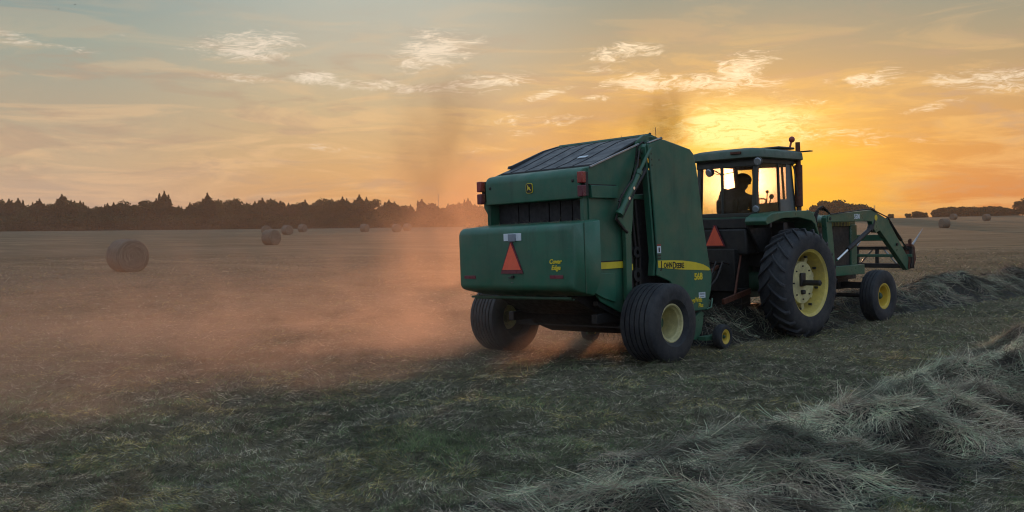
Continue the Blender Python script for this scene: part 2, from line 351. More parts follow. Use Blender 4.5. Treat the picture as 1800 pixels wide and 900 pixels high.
def text(parent, name, body, size, M, matr, thick=0.002, sx=1.0, shear=0.0, bold=0.0, align='LEFT'):
    cu = bpy.data.curves.new(name, 'FONT'); cu.body = body; cu.size = size; cu.extrude = thick; cu.align_x = align; cu.shear = shear; cu.offset = bold; cu.resolution_u = 3
    ob = bpy.data.objects.new(name, cu); COL.objects.link(ob)
    bpy.context.view_layer.update()
    me = bpy.data.meshes.new_from_object(ob.evaluated_get(bpy.context.evaluated_depsgraph_get()))
    bpy.data.objects.remove(ob); bpy.data.curves.remove(cu)
    me.transform(Matrix.Diagonal((sx, 1, 1, 1))); me.transform(M); me.materials.clear()
    return link(name, me, matr, parent, smooth=0)
def on_right(x, y, z): return Matrix(((0, 0, 1, x), (1, 0, 0, y), (0, 1, 0, z), (0, 0, 0, 1)))      # text facing +x
def on_rear(x, y, z): return Matrix(((1, 0, 0, x), (0, 0, -1, y), (0, 1, 0, z), (0, 0, 0, 1)))      # text facing -y
#==PART2==
# ================================================================== BALER
baler = empty('hay_baler', MB_BALER)
tag(baler, 'large green round baler with yellow stripes towed behind the tractor', 'baler')
def arc(cy_, cz, r, a0, a1, n):
    return [(cy_ + r * math.cos(rad(a0 + (a1 - a0) * i / n)), cz + r * math.sin(rad(a0 + (a1 - a0) * i / n))) for i in range(n + 1)]
# rear cover (lower tailgate box), rounded at its top and its ends
prof = [(-0.86, 1.06), (-0.95, 0.95), (-1.27, 1.02)] + arc(-1.33, 1.13, 0.09, 250, 180, 5) + arc(-1.31, 1.81, 0.11, 180, 95, 7) + [(-0.80, 1.965), (-0.80, 1.2)]
xs = [(-.97, .86), (-.955, .93), (-.92, .975), (-.86, .995), (-.78, 1.0), (.98, 1.0), (1.06, .995), (1.12, .975), (1.155, .93), (1.17, .86)]
mb = MB(); n = len(prof); cy0, cz0 = -1.0, 1.46
vs = [(x, cy0 + (y - cy0) * (k if y < -1.1 else 1), cz0 + (z - cz0) * (1 - (1 - k) * .35)) for x, k in xs for y, z in prof]
fs = [(i * n + j, i * n + (j + 1) % n, (i + 1) * n + (j + 1) % n, (i + 1) * n + j) for i in range(len(xs) - 1) for j in range(n)] + [tuple(range(n)), tuple(range((len(xs) - 1) * n, len(xs) * n))]
rear = mb.add(vs, fs).build('rear_cover', GREEN, baler, smooth=50)
mb = MB(); mb.box(1.174, 1.177, -1.13, -1.115, 1.0, 1.93); mb.box(-.9, .98, -1.24, -1.19, .925, .955); mb.box(-.9, .98, -1.17, -1.13, .905, .93)
mb.build('cover_lip', GREEN_D, baler, bevel=.004)
YF = -1.424
# plate lamp holder, slow vehicle triangle, reflectors, latch
MB().box(-.01, .32, YF - .006, YF + .01, 1.715, 1.815).build('registration_bracket', WDEC, baler, bevel=.003)
MB().box(.085, .225, YF - .022, YF - .007, 1.705, 1.81).build('bracket_pad', GDEC, baler, bevel=.01)
mb = MB(); mb.mi = 0
def tri(cx, z0, w, h, cut, y0, y1):
    return mb.back([(cx - w / 2, z0), (cx + w / 2, z0), (cx + w / 2 - cut * .3 , z0 + cut * 0.75), (cx + cut * .3, z0 + h), (cx - cut * .3, z0 + h), (cx - w / 2 + cut * .3, z0 + cut * .75)], y0, y1)
smv = empty('warning_triangle', Matrix.Identity(4)); smv.parent = baler
mb = MB(); tri(.13, 1.275, .42, .43, .05, YF - .012, YF + .01); mb.build('red_border', REFL, smv)
mb = MB(); mb.back([(-.045, 1.325), (.305, 1.325), (.13, 1.685)], YF - .017, YF - .0125); mb.build('orange_center', SMVO, smv)
mb = MB(); mb.box(.07, .17, YF - .03, YF, 1.215, 1.228); mb.box(.13, .17, YF - .035, YF, 1.225, 1.25); mb.build('latch', BLACK, baler, bevel=.004)
mb = MB(); [mb.lathe_x([(0, .008), (.003, .008)], 0, 0, 0, 10) for _ in ()]; mb.box(.105, .115, YF - .006, YF, 1.15, 1.16); mb.box(.135, .145, YF - .006, YF, 1.15, 1.16); mb.build('rivet', STEEL, baler)
for x0, x1 in ((-.83, -.60), (.82, 1.05)):
    MB().box(x0, x1, YF - .005, YF + .01, 1.205, 1.25).build('reflector', REFL, baler, bevel=.002)
text(baler, 'cover_lettering', 'Cover', .082, on_rear(.815, YF + .001, 1.40), YDEC, .003, 1.0, .2, .003)
text(baler, 'cover_lettering', 'Edge', .082, on_rear(.85, YF + .001, 1.32), YDEC, .003, 1.0, .2, .003)
# upper tailgate box
prof = [(-0.94, 2.25)] + arc(-0.83, 2.54, 0.12, 180, 95, 7) + [(-0.60, 2.70), (-0.55, 2.25)]
mb = MB(); mb.side(prof, -.84, .98); ub = mb.build('upper_rear_panel', GREEN, baler, smooth=50, bevel=.012)
mb = MB()
for x in (-.74, .85): mb.lathe_x([(-.001, .022), (.001, .022)], x, 0, 0, 12)
mb = MB()
for x in (-.74, .85): mb.box(x - .018, x + .018, -.962, -.945, 2.47, 2.51)
mb.build('bolt_hole', KDEC, baler, bevel=.012, bseg=3)
# emblem: black shield, yellow rim, leaping deer silhouette
emb = empty('emblem', Matrix.Identity(4)); emb.parent = baler
YU = -.952
def shield(w, h, cx=.05, cz=2.44):
    pts = []
    for i in range(24):
        q = 2 * math.pi * i / 24; c, s_ = math.cos(q), math.sin(q)
        pts.append((cx + w * np.sign(c) * abs(c) ** .5, cz + h * np.sign(s_) * abs(s_) ** .5))
    return pts
MB().back(shield(.065, .07), YU - .006, YU + .02).build('emblem_rim', YDEC, emb)
MB().back(shield(.058, .063), YU - .009, YU - .0065).build('emblem_field', KDEC, emb)
deer = [(-.045, -.035), (-.03, -.028), (-.012, -.012), (.004, -.018), (.03, -.034), (.05, -.03), (.03, -.018), (.016, 0), (.022, .012), (.008, .016), (-.006, .02), (-.016, .034), (-.012, .046), (-.022, .042), (-.034, .048), (-.028, .034), (-.04, .022), (-.026, .016), (-.03, .002), (-.034, -.014)]
MB().back([(.05 + x * .95, 2.44 + z * .95) for x, z in deer], YU - .012, YU - .0095).build('leaping_deer', YDEC, emb)
# recess with dark rubber belts between the two covers
MB().box(-.80, .92, -.70, -.66, 1.92, 2.3).build('recess_back', SLAT, baler)
for x0, x1 in ((-.79, -.40), (-.385, -.19), (-.175, .20), (.215, .41), (.425, .63), (.645, .90)):
    MB().box(x0, x1, -.735, -.705, 1.93, 2.29).build('belt', SLAT, baler, bevel=.01)
mb = MB(); mb.box(-.86, -.80, -.9, -.55, 1.94, 2.26); mb.box(.92, .975, -.9, -.55, 1.94, 2.26); mb.build('recess_post', GREEN, baler, bevel=.008)
mb = MB(); mb.back([(-.86, 1.95), (-.80, 1.95), (-.80, 2.3), (-.93, 2.3), (-.93, 2.22), (-.86, 2.12)], -.9, -.88); mb.build('lamp_bracket', GREEN_D, baler)
# tail lamps
for x in (-.99, .955):
    lm = MB().box(x, x + .1, -.99, -.90, 2.26, 2.62).build('lamp_holder', BLACK, baler, bevel=.006) if False else None
    for z0, m_, nm in ((2.45, REDL, 'tail_lamp'), (2.27, REDD, 'tail_lamp')):
        MB().box(x, x + .09, -.985, -.90, z0, z0 + .15).build(nm, m_, baler, bevel=.01)
    MB().box(x + .03, x + .075, -.91, -.84, 2.28, 2.60).build('lamp_mount', BLACK, baler, bevel=.004)
# tailgate side sheets
for sx, nm in ((.965, 'tailgate_side'), (-.865, 'tailgate_side')):
    MB().side([(-.80, 1.05), (-.62, .86), (-.25, .70), (-.05, .62), (.10, .62), (.06, 1.2), (-.02, 1.7), (.02, 2.2), (.10, 2.5), (.30, 2.93), (.28, 3.02), (-.62, 2.715), (-.80, 2.65)], sx, sx + .03).build(nm, GREEN, baler, bevel=.006)
mb = MB(); addbar(mb, (1.01, -.78, 2.705 - .04), (1.01, .30, 3.045 - .02), .03, .022); mb.build('edge_trim', STEEL, baler, bevel=.003)
mb = MB(); mb.box(.995, 1.05, -.80, -.24, 2.25, 2.42); mb.build('side_rail', GREEN, baler, bevel=.008)
mb = MB(); mb.box(.995, 1.02, -.80, -.24, 2.425, 2.437); mb.build('rail_edge', BLACK, baler)
MB().side([(-.86, 1.26), (-.34, 1.225), (-.34, .83), (-.60, .905), (-.86, 1.02)], .997, 1.03).build('lower_side_cover', GREEN, baler, bevel=.006)
MB().box(.997, 1.012, -.86, -.14, 1.295, 1.385).build('yellow_stripe', YDEC, baler)
MB().box(.997, 1.009, -.86, .10, 1.388, 1.402).build('stripe_edge', BLACK, baler)
MB().box(.94, .965, -.02, .14, 1.25, 1.34).build('yellow_stripe', YDEC, baler)
# dark interior: belts, rollers and the forward frame seen through the gap between tailgate and shield
mb = MB(); mb.side([(-.30, .66), (-.10, .48), (.3, .33), (.8, .27), (1.25, .30), (1.45, .5), (1.45, 2.6), (-.30, 2.6)], -.80, .86); mb.build('bale_chamber', SLAT, baler, bevel=.03)  # belly shaped low and wide to block sunlight under the baler
for y in (.18, .27, .36):
    mb = MB(); mb.tube([(.90, y, .8), (.88, y + .05, 1.5), (.90, y - .05, 2.25)], .02, 8); mb.build('hydraulic_hose', HOSE, baler)
mb = MB(); mb.side([(.30, .62), (.48, .62), (.44, 1.5), (.34, 2.28), (.24, 2.28), (.28, 1.3)], .84, .86); mb.build('inner_frame', GREEN_D, baler, bevel=.006)
mb = MB()
for z, r in ((2.82, .09), (2.58, .07), (1.5, .08), (1.18, .1), (.92, .09)): mb.lathe_x([(0, r * .5), (0, r), (.06, r), (.06, r * .4)], .87, .30 if z < 2 else .42, z, 20)
mb.build('roller_end', BLACK, baler)
MB().box(.90, .95, -.02, .52, 2.25, 2.32).build('cross_rail', GREEN, baler, bevel=.006)
# tailgate post and ram
mb = MB(); mb.side([(-.17, .85), (-.05, .85), (-.03, 1.4), (-.02, 1.75), (.02, 1.95), (.05, 2.24), (-.01, 2.28), (-.27, 2.02), (-.31, 1.97), (-.16, 1.84), (-.15, 1.5)], 1.02, 1.085); mb.build('lift_post', GREEN_T, baler, bevel=.008)
mb = MB(); mb.tube([(1.13, -.30, 2.07), (1.13, .12, 2.60)], .045, 14); mb.tube([(1.13, -.34, 2.02), (1.13, -.29, 2.08)], .058, 14); mb.tube([(1.13, .10, 2.575), (1.13, .14, 2.63)], .056, 14); ram = mb.build('tailgate_ram', GREEN_T, baler)
mb = MB(); mb.tube([(1.13, .13, 2.61), (1.13, .42, 2.96)], .026, 12); mb.build('ram_rod', GREEN_T, ram)
mb = MB(); mb.tube([(1.06, -.22, 1.98), (1.06, .14, 2.42)], .032, 10); mb.tube([(1.06, .10, 2.38), (1.06, .44, 2.74)], .038, 10); mb.build('second_ram', BLACK, baler)
mb = MB(); [mb.lathe_x([(0, .0), (0, .022), (.02, .022), (.02, 0)], 1.16, y, z, 12) for y, z in ((-.05, 2.385), (-.16, 2.245))]; mb.build('ram_fitting', CHROME, baler)
mb = MB(); mb.tube([(1.15, -.36, 2.2), (1.16, -.2, 2.38), (1.15, -.05, 2.5), (1.12, .12, 2.72), (1.05, .25, 2.92)], .013, 8); mb.tube([(1.10, -.38, 1.95), (1.12, -.34, 2.1), (1.12, -.25, 2.3)], .013, 8); mb.tube([(1.09, -.36, 1.98), (1.09, -.22, 1.84), (1.09, -.12, 1.78)], .02, 8); mb.build('hydraulic_hose', HOSE, baler)
# pivot at the top of the gate
mb = MB(); mb.side([(.24, 2.62), (.48, 2.68), (.66, 2.98), (.72, 3.15), (.50, 3.17), (.30, 3.06)], .90, .96); mb.build('pivot_bracket', GREEN_T, baler, bevel=.008)
mb = MB(); mb.lathe_x([(0, .03), (0, .10), (.05, .10), (.06, .06), (.10, .06), (.10, .03)], .965, .38, 2.92, 22); mb.lathe_x([(0, .02), (0, .06), (.09, .06), (.09, .02)], .965, .52, 3.03, 18); mb.build('pivot_pulley', GREEN_D, baler)
mb = MB(); mb.tube([(1.0, .22, 2.74), (1.0, .27, 2.98), (1.0, .40, 3.06), (1.0, .54, 3.02)], .014, 8); mb.tube([(1.02, .30, 2.6), (1.02, .25, 2.8), (1.02, .36, 3.0)], .012, 8); mb.build('hydraulic_hose', HOSE, baler)
# top cover (dark ribbed sheet over the gate)
tp = [(-.66, 2.715), (-.40, 2.80), (-.05, 2.94), (.30, 3.08), (.66, 3.175)]
mb = MB(); mb.side(tp + [(y, z - .03) for y, z in tp[::-1]], -.80, .95); top = mb.build('top_cover', BELT, baler, bevel=.006)
for x in (-.60, -.30, .0, .30, .60):
    mb = MB(); mb.side([(y, z + .006) for y, z in tp] + [(y, z - .004) for y, z in tp[::-1]], x, x + .016); mb.build('cover_rib', SLAT, top)
mb = MB(); mb.side([(-.48, 2.79), (-.46, 2.835), (-.40, 2.845), (.30, 3.10), (.66, 3.19), (.66, 3.15), (.30, 3.05), (-.40, 2.79)], -.85, -.81); mb.build('cover_edge', BELT, baler, bevel=.006)
q = math.atan2(.13, .35); mb = MB(); mb.side([(-.28, 2.855), (-.22, 2.88), (-.22, 2.888), (-.28, 2.863)], .36, .52); mb.build('white_sticker', WDEC, baler)
mb = MB(); mb.box(-.78, .96, .60, .72, 3.08, 3.165); mb.build('top_beam', GREEN, baler, bevel=.01)
mb = MB(); mb.side([(.60, 3.17), (.64, 3.20), (1.25, 3.06), (1.3, 2.97), (.6, 3.06)], -.80, .95); mb.build('front_hood', GREEN_D, baler, bevel=.01)
mb = MB(); mb.ball((.9, .72, 3.2), .022); mb.ball((1.02, .82, 3.13), .024); mb.build('bolt_head', BLACK, baler)
mb = MB(); mb.tube([(.80, .95, 3.1), (.80, 1.0, 3.2), (.78, 1.02, 3.33)], .004, 5); mb.build('wire_antenna', BLACK, baler)
# forward side shields
SH = [(.36, 3.02), (.66, 3.10), (.76, 3.095), (1.38, 2.99), (1.46, 2.93), (1.53, 2.72), (1.66, 1.91), (1.80, 1.26), (1.85, 1.12), (1.82, .90), (1.69, .59), (1.10, .59), (.78, 1.06), (.46, 1.16), (.50, 1.36), (.44, 2.2)]
sh = MB().side(SH, 1.10, 1.135).build('side_shield', GREEN, baler, bevel=.014, bseg=3)
MB().side([(.33, 2.98), (.37, 3.03), (.50, 1.36), (.46, 1.15), (.42, 1.16), (.46, 1.4)], 1.00, 1.10).build('shield_flange', GREEN, baler, bevel=.006)
MB().side(SH, -1.035, -1.0).build('side_shield', GREEN, baler, bevel=.014)
mb = MB(); addbar(mb, (1.12, .37, 3.035), (1.12, .68, 3.118), .04, .016); mb.build('edge_trim', STEEL, baler, bevel=.003)
mb = MB(); [mb.lathe_x([(0, 0), (0, .012), (.006, .012), (.006, 0)], 1.132, y, z, 10) for y, z in ((.42, 2.88), (.425, 2.80), (.43, 2.72), (.60, 2.80))]; mb.build('rivet', KDEC, baler)
XS = 1.1365
dec = [(.49, 1.37), (.80, 1.365), (1.10, 1.35), (1.40, 1.318), (1.62, 1.275), (1.76, 1.225), (1.80, 1.19), (1.77, 1.178), (1.5, 1.195), (1.0, 1.225), (.50, 1.27)]
st = MB().side(dec, XS - .001, XS + .002).build('yellow_stripe', YDEC, baler)
text(st, 'stripe_lettering', 'J', .15, on_right(XS + .0035, .555, 1.258), KDEC, .0015, .9, 0, .003)
text(st, 'stripe_lettering', 'OHN', .105, on_right(XS + .0035, .625, 1.262), KDEC, .0015, .85, 0, .003)
text(st, 'stripe_lettering', 'D', .14, on_right(XS + .0035, .84, 1.243), KDEC, .0015, .85, 0, .003)
text(st, 'stripe_lettering', 'EERE', .105, on_right(XS + .0035, .93, 1.245), KDEC, .0015, .88, 0, .003)
text(baler, 'model_number', '568', .135, on_right(XS + .002, 1.375, 1.055), YDEC, .0015, 1.05, 0, .006)
text(baler, 'width_lettering', 'MegaWide', .10, on_right(XS + .002, 1.20, .72), YDEC, .0015, .82, .12, .002)
text(baler, 'width_lettering', 'Plus', .09, on_right(XS + .002, 1.46, .64), YDEC, .0015, .85, .12, .002)
w_ = MB().box(XS - .001, XS + .002, 1.48, 1.65, .775, .86).build('notice_sticker', WDEC, baler)
mb = MB(); [mb.box(XS + .0025, XS + .0035, 1.50 + .012 * i, 1.506 + .012 * i, .82, .85) for i in range(11)]; mb.box(XS + .0025, XS + .0035, 1.5, 1.62, .79, .80); mb.build('sticker_print', GDEC, w_)
w_ = MB().box(XS - .001, XS + .002, .485, .575, 1.475, 1.575).build('warning_sticker', WDEC, baler)
MB().box(XS + .0025, XS + .0035, .515, .545, 1.49, 1.555).build('sticker_print', KDEC, w_)
MB().box(XS - .001, XS + .002, .485, .575, 1.578, 1.602).build('sticker_header', REDL, baler)
MB().box(XS - .001, XS + .002, .49, .57, 1.43, 1.455).build('small_sticker', KDEC, baler)
MB().box(XS - .001, XS + .002, .49, .57, 1.39, 1.41).build('small_sticker', KDEC, baler)
# chassis
mb = MB(); mb.box(-1.18, 1.18, -.07, .07, .44, .58); mb.build('axle', BLACK, baler, bevel=.01)
mb = MB(); mb.box(-.80, -.70, -.6, 1.9, .55, .68); mb.box(.80, .90, -.6, 1.9, .55, .68); mb.side([(-.95, .93), (-.4, .66), (.2, .55), (.2, .75), (-.5, .98)], -.7, .78); mb.build('chassis_frame', BLACK, baler, bevel=.008)
mb = MB(); mb.side([(.70, .88), (.80, .92), (-.2, .68), (-.62, .86), (-.62, .80), (-.15, .60)], .86, .94); mb.build('chassis_rail', BLACK, baler)
# pickup and its skid
mb = MB()
mb.side([(1.30, .40), (1.62, .58), (1.70, .55), (1.68, .42), (1.62, .25), (1.5, .15), (1.35, .16)], 1.02, 1.07)
mb.side([(1.30, .40), (1.62, .58), (1.70, .55), (1.68, .42), (1.62, .25), (1.5, .15), (1.35, .16)], -.99, -.94); mb.build('pickup_end', GREEN_T, baler, bevel=.01)
mb = MB(); mb.lathe_x([(0, .02), (0, .17), (1.9, .17), (1.9, .02)], -.93, 1.55, .35, 24); mb.build('pickup_drum', BLACK, baler)
mb = MB()
for x in np.linspace(-.88, .96, 26):
    for q in range(4):
        a_ = q * math.pi / 2 + x * 2; mb.tube([(x, 1.55 + .16 * math.cos(a_), .35 + .16 * math.sin(a_)), (x, 1.55 + .30 * math.cos(a_ + .25), .35 + .30 * math.sin(a_ + .25))], .004, 4)
t_ = mb.build('pickup_teeth', BLACK, baler); t_['kind'] = 'stuff'
mb = MB(); mb.side([(1.65, .62), (1.78, .60), (1.86, .72), (1.80, .74), (1.72, .66)], 1.03, 1.10); mb.tube([(1.14, 1.66, .60), (1.16, 1.76, .62), (1.12, 1.86, .75)], .015, 6); mb.box(1.08, 1.22, 1.50, 1.95, .14, .20); mb.build('gauge_wheel_arm', GREEN_T, baler, bevel=.006)
mb = MB(); mb.box(-.14, .14, 1.5, 2.0, .52, .66); mb.side([(1.9, .52), (3.10, .40), (3.10, .47), (1.9, .66)], -.09, .09); mb.build('drawbar_tongue', BLACK, baler, bevel=.01)
mb = MB(); mb.tube([(.30, 2.35, .25), (.30, 2.35, 1.55)], .028, 10); mb.tube([(.30, 2.35, 1.55), (.36, 2.35, 1.58), (.42, 2.33, 1.56)], .01, 6); mb.box(.22, .38, 2.27, 2.43, .22, .26); mb.build('parking_jack', RUST, baler)
mb = MB(); mb.tube([(0, 1.9, .85), (.05, 3.4, .72)], .05, 12); mb.tube([(0, 1.9, .85), (0, 2.1, .84)], .08, 12); mb.tube([(.05, 3.2, .74), (.05, 3.42, .72)], .08, 12); mb.build('driveshaft', BLACK, baler)
for k in range(7):
    x = -.25 + .09 * k; mb = MB(); s_ = random.uniform(-.1, .1)
    mb.tube([(x, 1.75, 1.5 + .1 * s_), (x + .05, 2.1, 1.1 + s_), (x + .1 * s_, 2.6, .75 + s_), (x + .08, 3.1, .95), (x + .1, 3.3, 1.2)], .014, 6); mb.build('hydraulic_hose', HOSE, baler)
mb = MB(); mb.box(-.9, .95, 1.40, 1.75, 1.55, 2.75); mb.box(-.85, .9, 1.5, 1.8, .7, 1.5); mb.build('front_frame', GREEN_D, baler, bevel=.02)
# wheels
def ribbed_tyre(R, W_, rib=6, depth=.032, shoulder=.06, bead=None):
    h = W_ / 2; p = [(-h * .72, bead)] + [(-h * .98, bead + (R - bead) * .25), (-h * 1.0, bead + (R - bead) * .55), (-h * .97, R - shoulder * 1.1), (-h * .90, R - shoulder * .45)]
    m = rib * 6; top_ = []
    for i in range(m + 1):
        u = -0.86 + 1.72 * i / m; crown = R - shoulder * .32 * (abs(u) ** 3)
        ph = (i % 6); d = depth if ph in (0,) and 0 < i < m else 0
        top_.append((u * h, crown - d))
        if d: top_ = top_[:-1] + [((u - .034) * h, crown), ((u - .024) * h, crown - d), ((u + .024) * h, crown - d), ((u + .034) * h, crown)]
    p += top_ + [(-x, r) for x, r in p[::-1]] + [(-h * .5, bead - .01)][:0]
    return p
def ribbed_wheel(parent, x, y, R, W_, bead, side, rim_mat, ribs=6, dish=.16, hubr=.09, name='wheel'):
    w = empty(name, Matrix.Translation((x, y, R))); w.parent = parent
    tyre = MB().lathe_x(ribbed_tyre(R, W_, ribs, bead=bead), 0, 0, 0, 72, close=True).build('tyre', RUBBER, w, smooth=40)
    s_ = side; h = W_ / 2
    pr = [(h * .74, bead + .018), (h * .78, bead + .02), (h * .80, bead + .004), (h * .76, bead - .012), (h * .66, bead - .018), (h * .60, bead - .035), (h * .25, bead - .045), (h * .80 - dish - .09, bead - .055), (h * .80 - dish - .10, bead * .62), (h * .8 - dish - .06, bead * .55), (h * .8 - dish - .06, .001)]
    pr = [(s_ * a_, b_) for a_, b_ in pr]
    rim = MB().lathe_x(pr, 0, 0, 0, 56).build('rim', rim_mat, w, smooth=35)
    mb = MB(); xc = h * .8 - dish - .06
    for k in range(8):
        q = 2 * math.pi * k / 8; mb.lathe_x([(0, 0), (0, .013), (s_ * .02, .013), (s_ * .02, 0)], s_ * xc, hubr * 1.35 * math.cos(q), hubr * 1.35 * math.sin(q), 6)
    mb.build('wheel_bolts', STEEL, w)
    MB().lathe_x([(0, 0), (0, hubr), (s_ * .06, hubr * .9), (s_ * .08, hubr * .5), (s_ * .08, 0)], s_ * xc, 0, 0, 24).build('hub', GREEN_D, w)
    return w
ribbed_wheel(baler, 1.48, 0, .54, .56, .245, 1, YELW, 6, .20)
ribbed_wheel(baler, -1.48, 0, .54, .56, .245, -1, YELW, 7, .20)
gw = ribbed_wheel(baler, 1.34, 1.76, .185, .15, .105, 1, YEL, 2, .03, .03, 'gauge_wheel')
ribbed_wheel(baler, -1.24, 1.76, .185, .15, .105, -1, YEL, 2, .03, .03, 'gauge_wheel')

# ================================================================== TRACTOR
trac = empty('tractor', MB_TRAC)
tag(trac, 'green farm tractor with glass cab and front loader pulling the baler', 'tractor')
def part(nm, m_, mb, bevel=.008, parent=None, smooth=35, bseg=2): return mb.build(nm, m_, parent or trac, smooth, bevel, bseg)
# rear wheels with lugs
def rear_wheel(x, side):
    R, W_, bead = .845, .50, .50; w = empty('rear_wheel', Matrix.Translation((x, 0, R + .045))); w.parent = trac; h = W_ / 2
    p = [(-h * .60, bead), (-h * .92, bead + .05), (-h * 1.0, bead + .15), (-h * .99, bead + .23), (-h * .92, R - .045), (-h * .80, R - .015), (-h * .4, R), (0, R + .003)]
    p = p + [(-a_, b_) for a_, b_ in p[-2::-1]]
    ty = MB().lathe_x(p, 0, 0, 0, 96, close=True).build('tyre', RUBBER, w, smooth=45)
    mb = MB(); nl = 22
    for k in range(nl):
        for s_ in (-1, 1):
            th0 = 2 * math.pi * (k + (.5 if s_ > 0 else 0)) / nl; vs = []
            for i in range(7):
                u = i / 6; xx = s_ * (-.012 + u * h * 1.0) ; th = th0 - .30 * u ** .85
                rb = R - .02 if u < .8 else R - .02 - (u - .8) * .28; rt_ = R + .048 - .012 * u if u < .85 else R + .038 - (u - .85) * .45
                dth = .026 if u < .8 else .030
                for r_, d_ in ((rb, -dth * 1.25), (rt_, -dth * .8), (rt_, dth * .8), (rb, dth * 1.25)):
                    vs.append((xx, r_ * math.sin(th + d_), r_ * math.cos(th + d_)))
            fs = [(i * 4 + j, i * 4 + (j + 1) % 4, (i + 1) * 4 + (j + 1) % 4, (i + 1) * 4 + j) for i in range(6) for j in range(4)] + [(0, 1, 2, 3), (24, 25, 26, 27)]
            mb.add(vs, fs)
    mb.build('tread_lugs', RUBBER, ty, smooth=30, bevel=.006)
    s_ = side
    pr = [(.165, .52), (.20, .555), (.222, .56), (.226, .545), (.205, .525), (.195, .505), (.15, .49), (.06, .475), (-.02, .46), (-.08, .44), (-.10, .36), (-.10, .001)]
    MB().lathe_x([(s_ * a_, b_) for a_, b_ in pr], 0, 0, 0, 72).build('rim', YEL if False else YELRIM, w, smooth=35)
    MB().lathe_x([(s_ * a_, b_) for a_, b_ in [(-.10, .355), (.055, .345), (.075, .34), (.08, .29), (.07, .20), (.06, .12), (.06, .001)]], 0, 0, 0, 56).build('wheel_disc', YELW, w, smooth=35)
    mb = MB()
    for k in range(8):
        q = 2 * math.pi * (k + .3) / 8; M = Matrix.Rotation(q, 4, 'X') @ Matrix.Translation((s_ * -.02, 0, .40))
        mb.box(-.035, .035, -.045, .045, -.045, .07, M)
    mb.build('rim_lug', YELW, w, bevel=.01)
    mb = MB()
    for k in range(8):
        q = 2 * math.pi * (k + .3) / 8; mb.lathe_x([(0, 0), (0, .022), (s_ * .05, .022), (s_ * .05, 0)], s_ * .05, .43 * math.sin(q), .43 * math.cos(q), 6)
    for k in range(8):
        q = 2 * math.pi * k / 8; mb.lathe_x([(0, 0), (0, .014), (s_ * .02, .014), (s_ * .02, 0)], s_ * .075, .27 * math.sin(q), .27 * math.cos(q), 6)
    mb.build('wheel_bolts', BLACK, w)
    mb = MB(); mb.box(s_ * .06 - .03, s_ * .06 + .04, -.07, .07, -.06, .16); mb.box(s_ * .06 - .03, s_ * .06 + .05, -.04, .05, -.19, -.12)
    mb.build('hub_clamp', BLACK, w, bevel=.015)
    MB().lathe_x([(-.9 * s_, 0), (-.9 * s_, .045), (s_ * .39, .045), (s_ * .40, .035), (s_ * .40, 0)], 0, 0, 0, 20).build('axle_shaft', BLACK, w)
    mb = MB(); mb.box(-.01, .03, -.40, -.24, -.012, .012, Matrix.Translation((s_ * .05, 0, 0))); mb.build('valve_stem', BLACK, w)
    return w
YELRIM = mat('rear_rim_yellow', (0.66, 0.52, 0.11), 0.5, var=0.15, dust=0.5, dustcol=(0.28, 0.23, 0.13))
rear_wheel(1.15, 1); rear_wheel(-1.15, -1)
for sx in (1, -1):
    ribbed_wheel(trac, sx * .96, 3.08, .485, .30, .225, sx, YEL, 4, .07, .06, 'front_wheel')
# chassis
part('transmission', GREEN_D, MB().box(-.27, .27, -.45, 1.5, .62, 1.30))
part('rear_axle_housing', GREEN_D, MB().lathe_x([(-.9, 0), (-.9, .13), (-.3, .17), (.3, .17), (.9, .13), (.9, 0)], 0, 0, .89, 20), 0)
part('engine_block', BLACK, MB().box(-.24, .24, 1.5, 3.0, .72, 1.25))
part('front_frame', BLACK, MB().box(-.3, .3, 1.5, 3.5, .78, .95))
part('front_axle', BLACK, MB().box(-.86, .86, 3.02, 3.14, .62, .74).box(-.25, .25, 2.9, 3.3, .6, .85).box(.70, .80, 2.98, 3.18, .55, .84).box(-.80, -.70, 2.98, 3.18, .55, .84).lathe_x([(-.98, 0), (-.98, .04), (.98, .04), (.98, 0)], 0, 3.08, .485, 14))
part('drawbar', RUST, MB().box(-.06, .06, -1.1, .5, .42, .48))
part('hitch_gap_blocker', BLACK, MB().box(-.42, .42, -.55, -.28, .33, .80))  # dark box added to close the bright gap among the hitch pieces
part('rockshaft_housing', BLACK, MB().box(-.34, .34, -.62, -.2, .75, 1.45))
part('cab_underframe', BLACK, MB().box(-.58, .58, -.1, .95, 1.15, 1.82).box(-.88, .88, .02, .14, .95, 1.88))
part('battery_box', BLACK, MB().box(.30, .58, .9, 1.4, .62, 1.3)); part('battery_box', BLACK, MB().box(-.58, -.30, .9, 1.4, .62, 1.3))
for sx in (.42, -.42):
    mb = MB(); addbar(mb, (sx, -.3, .75), (sx * 1.15, -1.15, .62), .05, .09); addbar(mb, (sx * 1.1, -.8, .70), (sx * .85, -.45, 1.35), .035, .035); part('lift_arm', RUST, mb)
mb = MB(); addbar(mb, (0, -.5, 1.2), (.05, -1.0, 1.05), .05, .05); part('top_link', RUST, mb)
for k in range(5):
    x = -.3 + .13 * k; part('hydraulic_hose', HOSE, MB().tube([(x, -.6, 1.2), (x + .05, -.85, 1.25), (x + .08, -1.05, 1.0), (x, -1.2, .8)], .014, 6), 0)
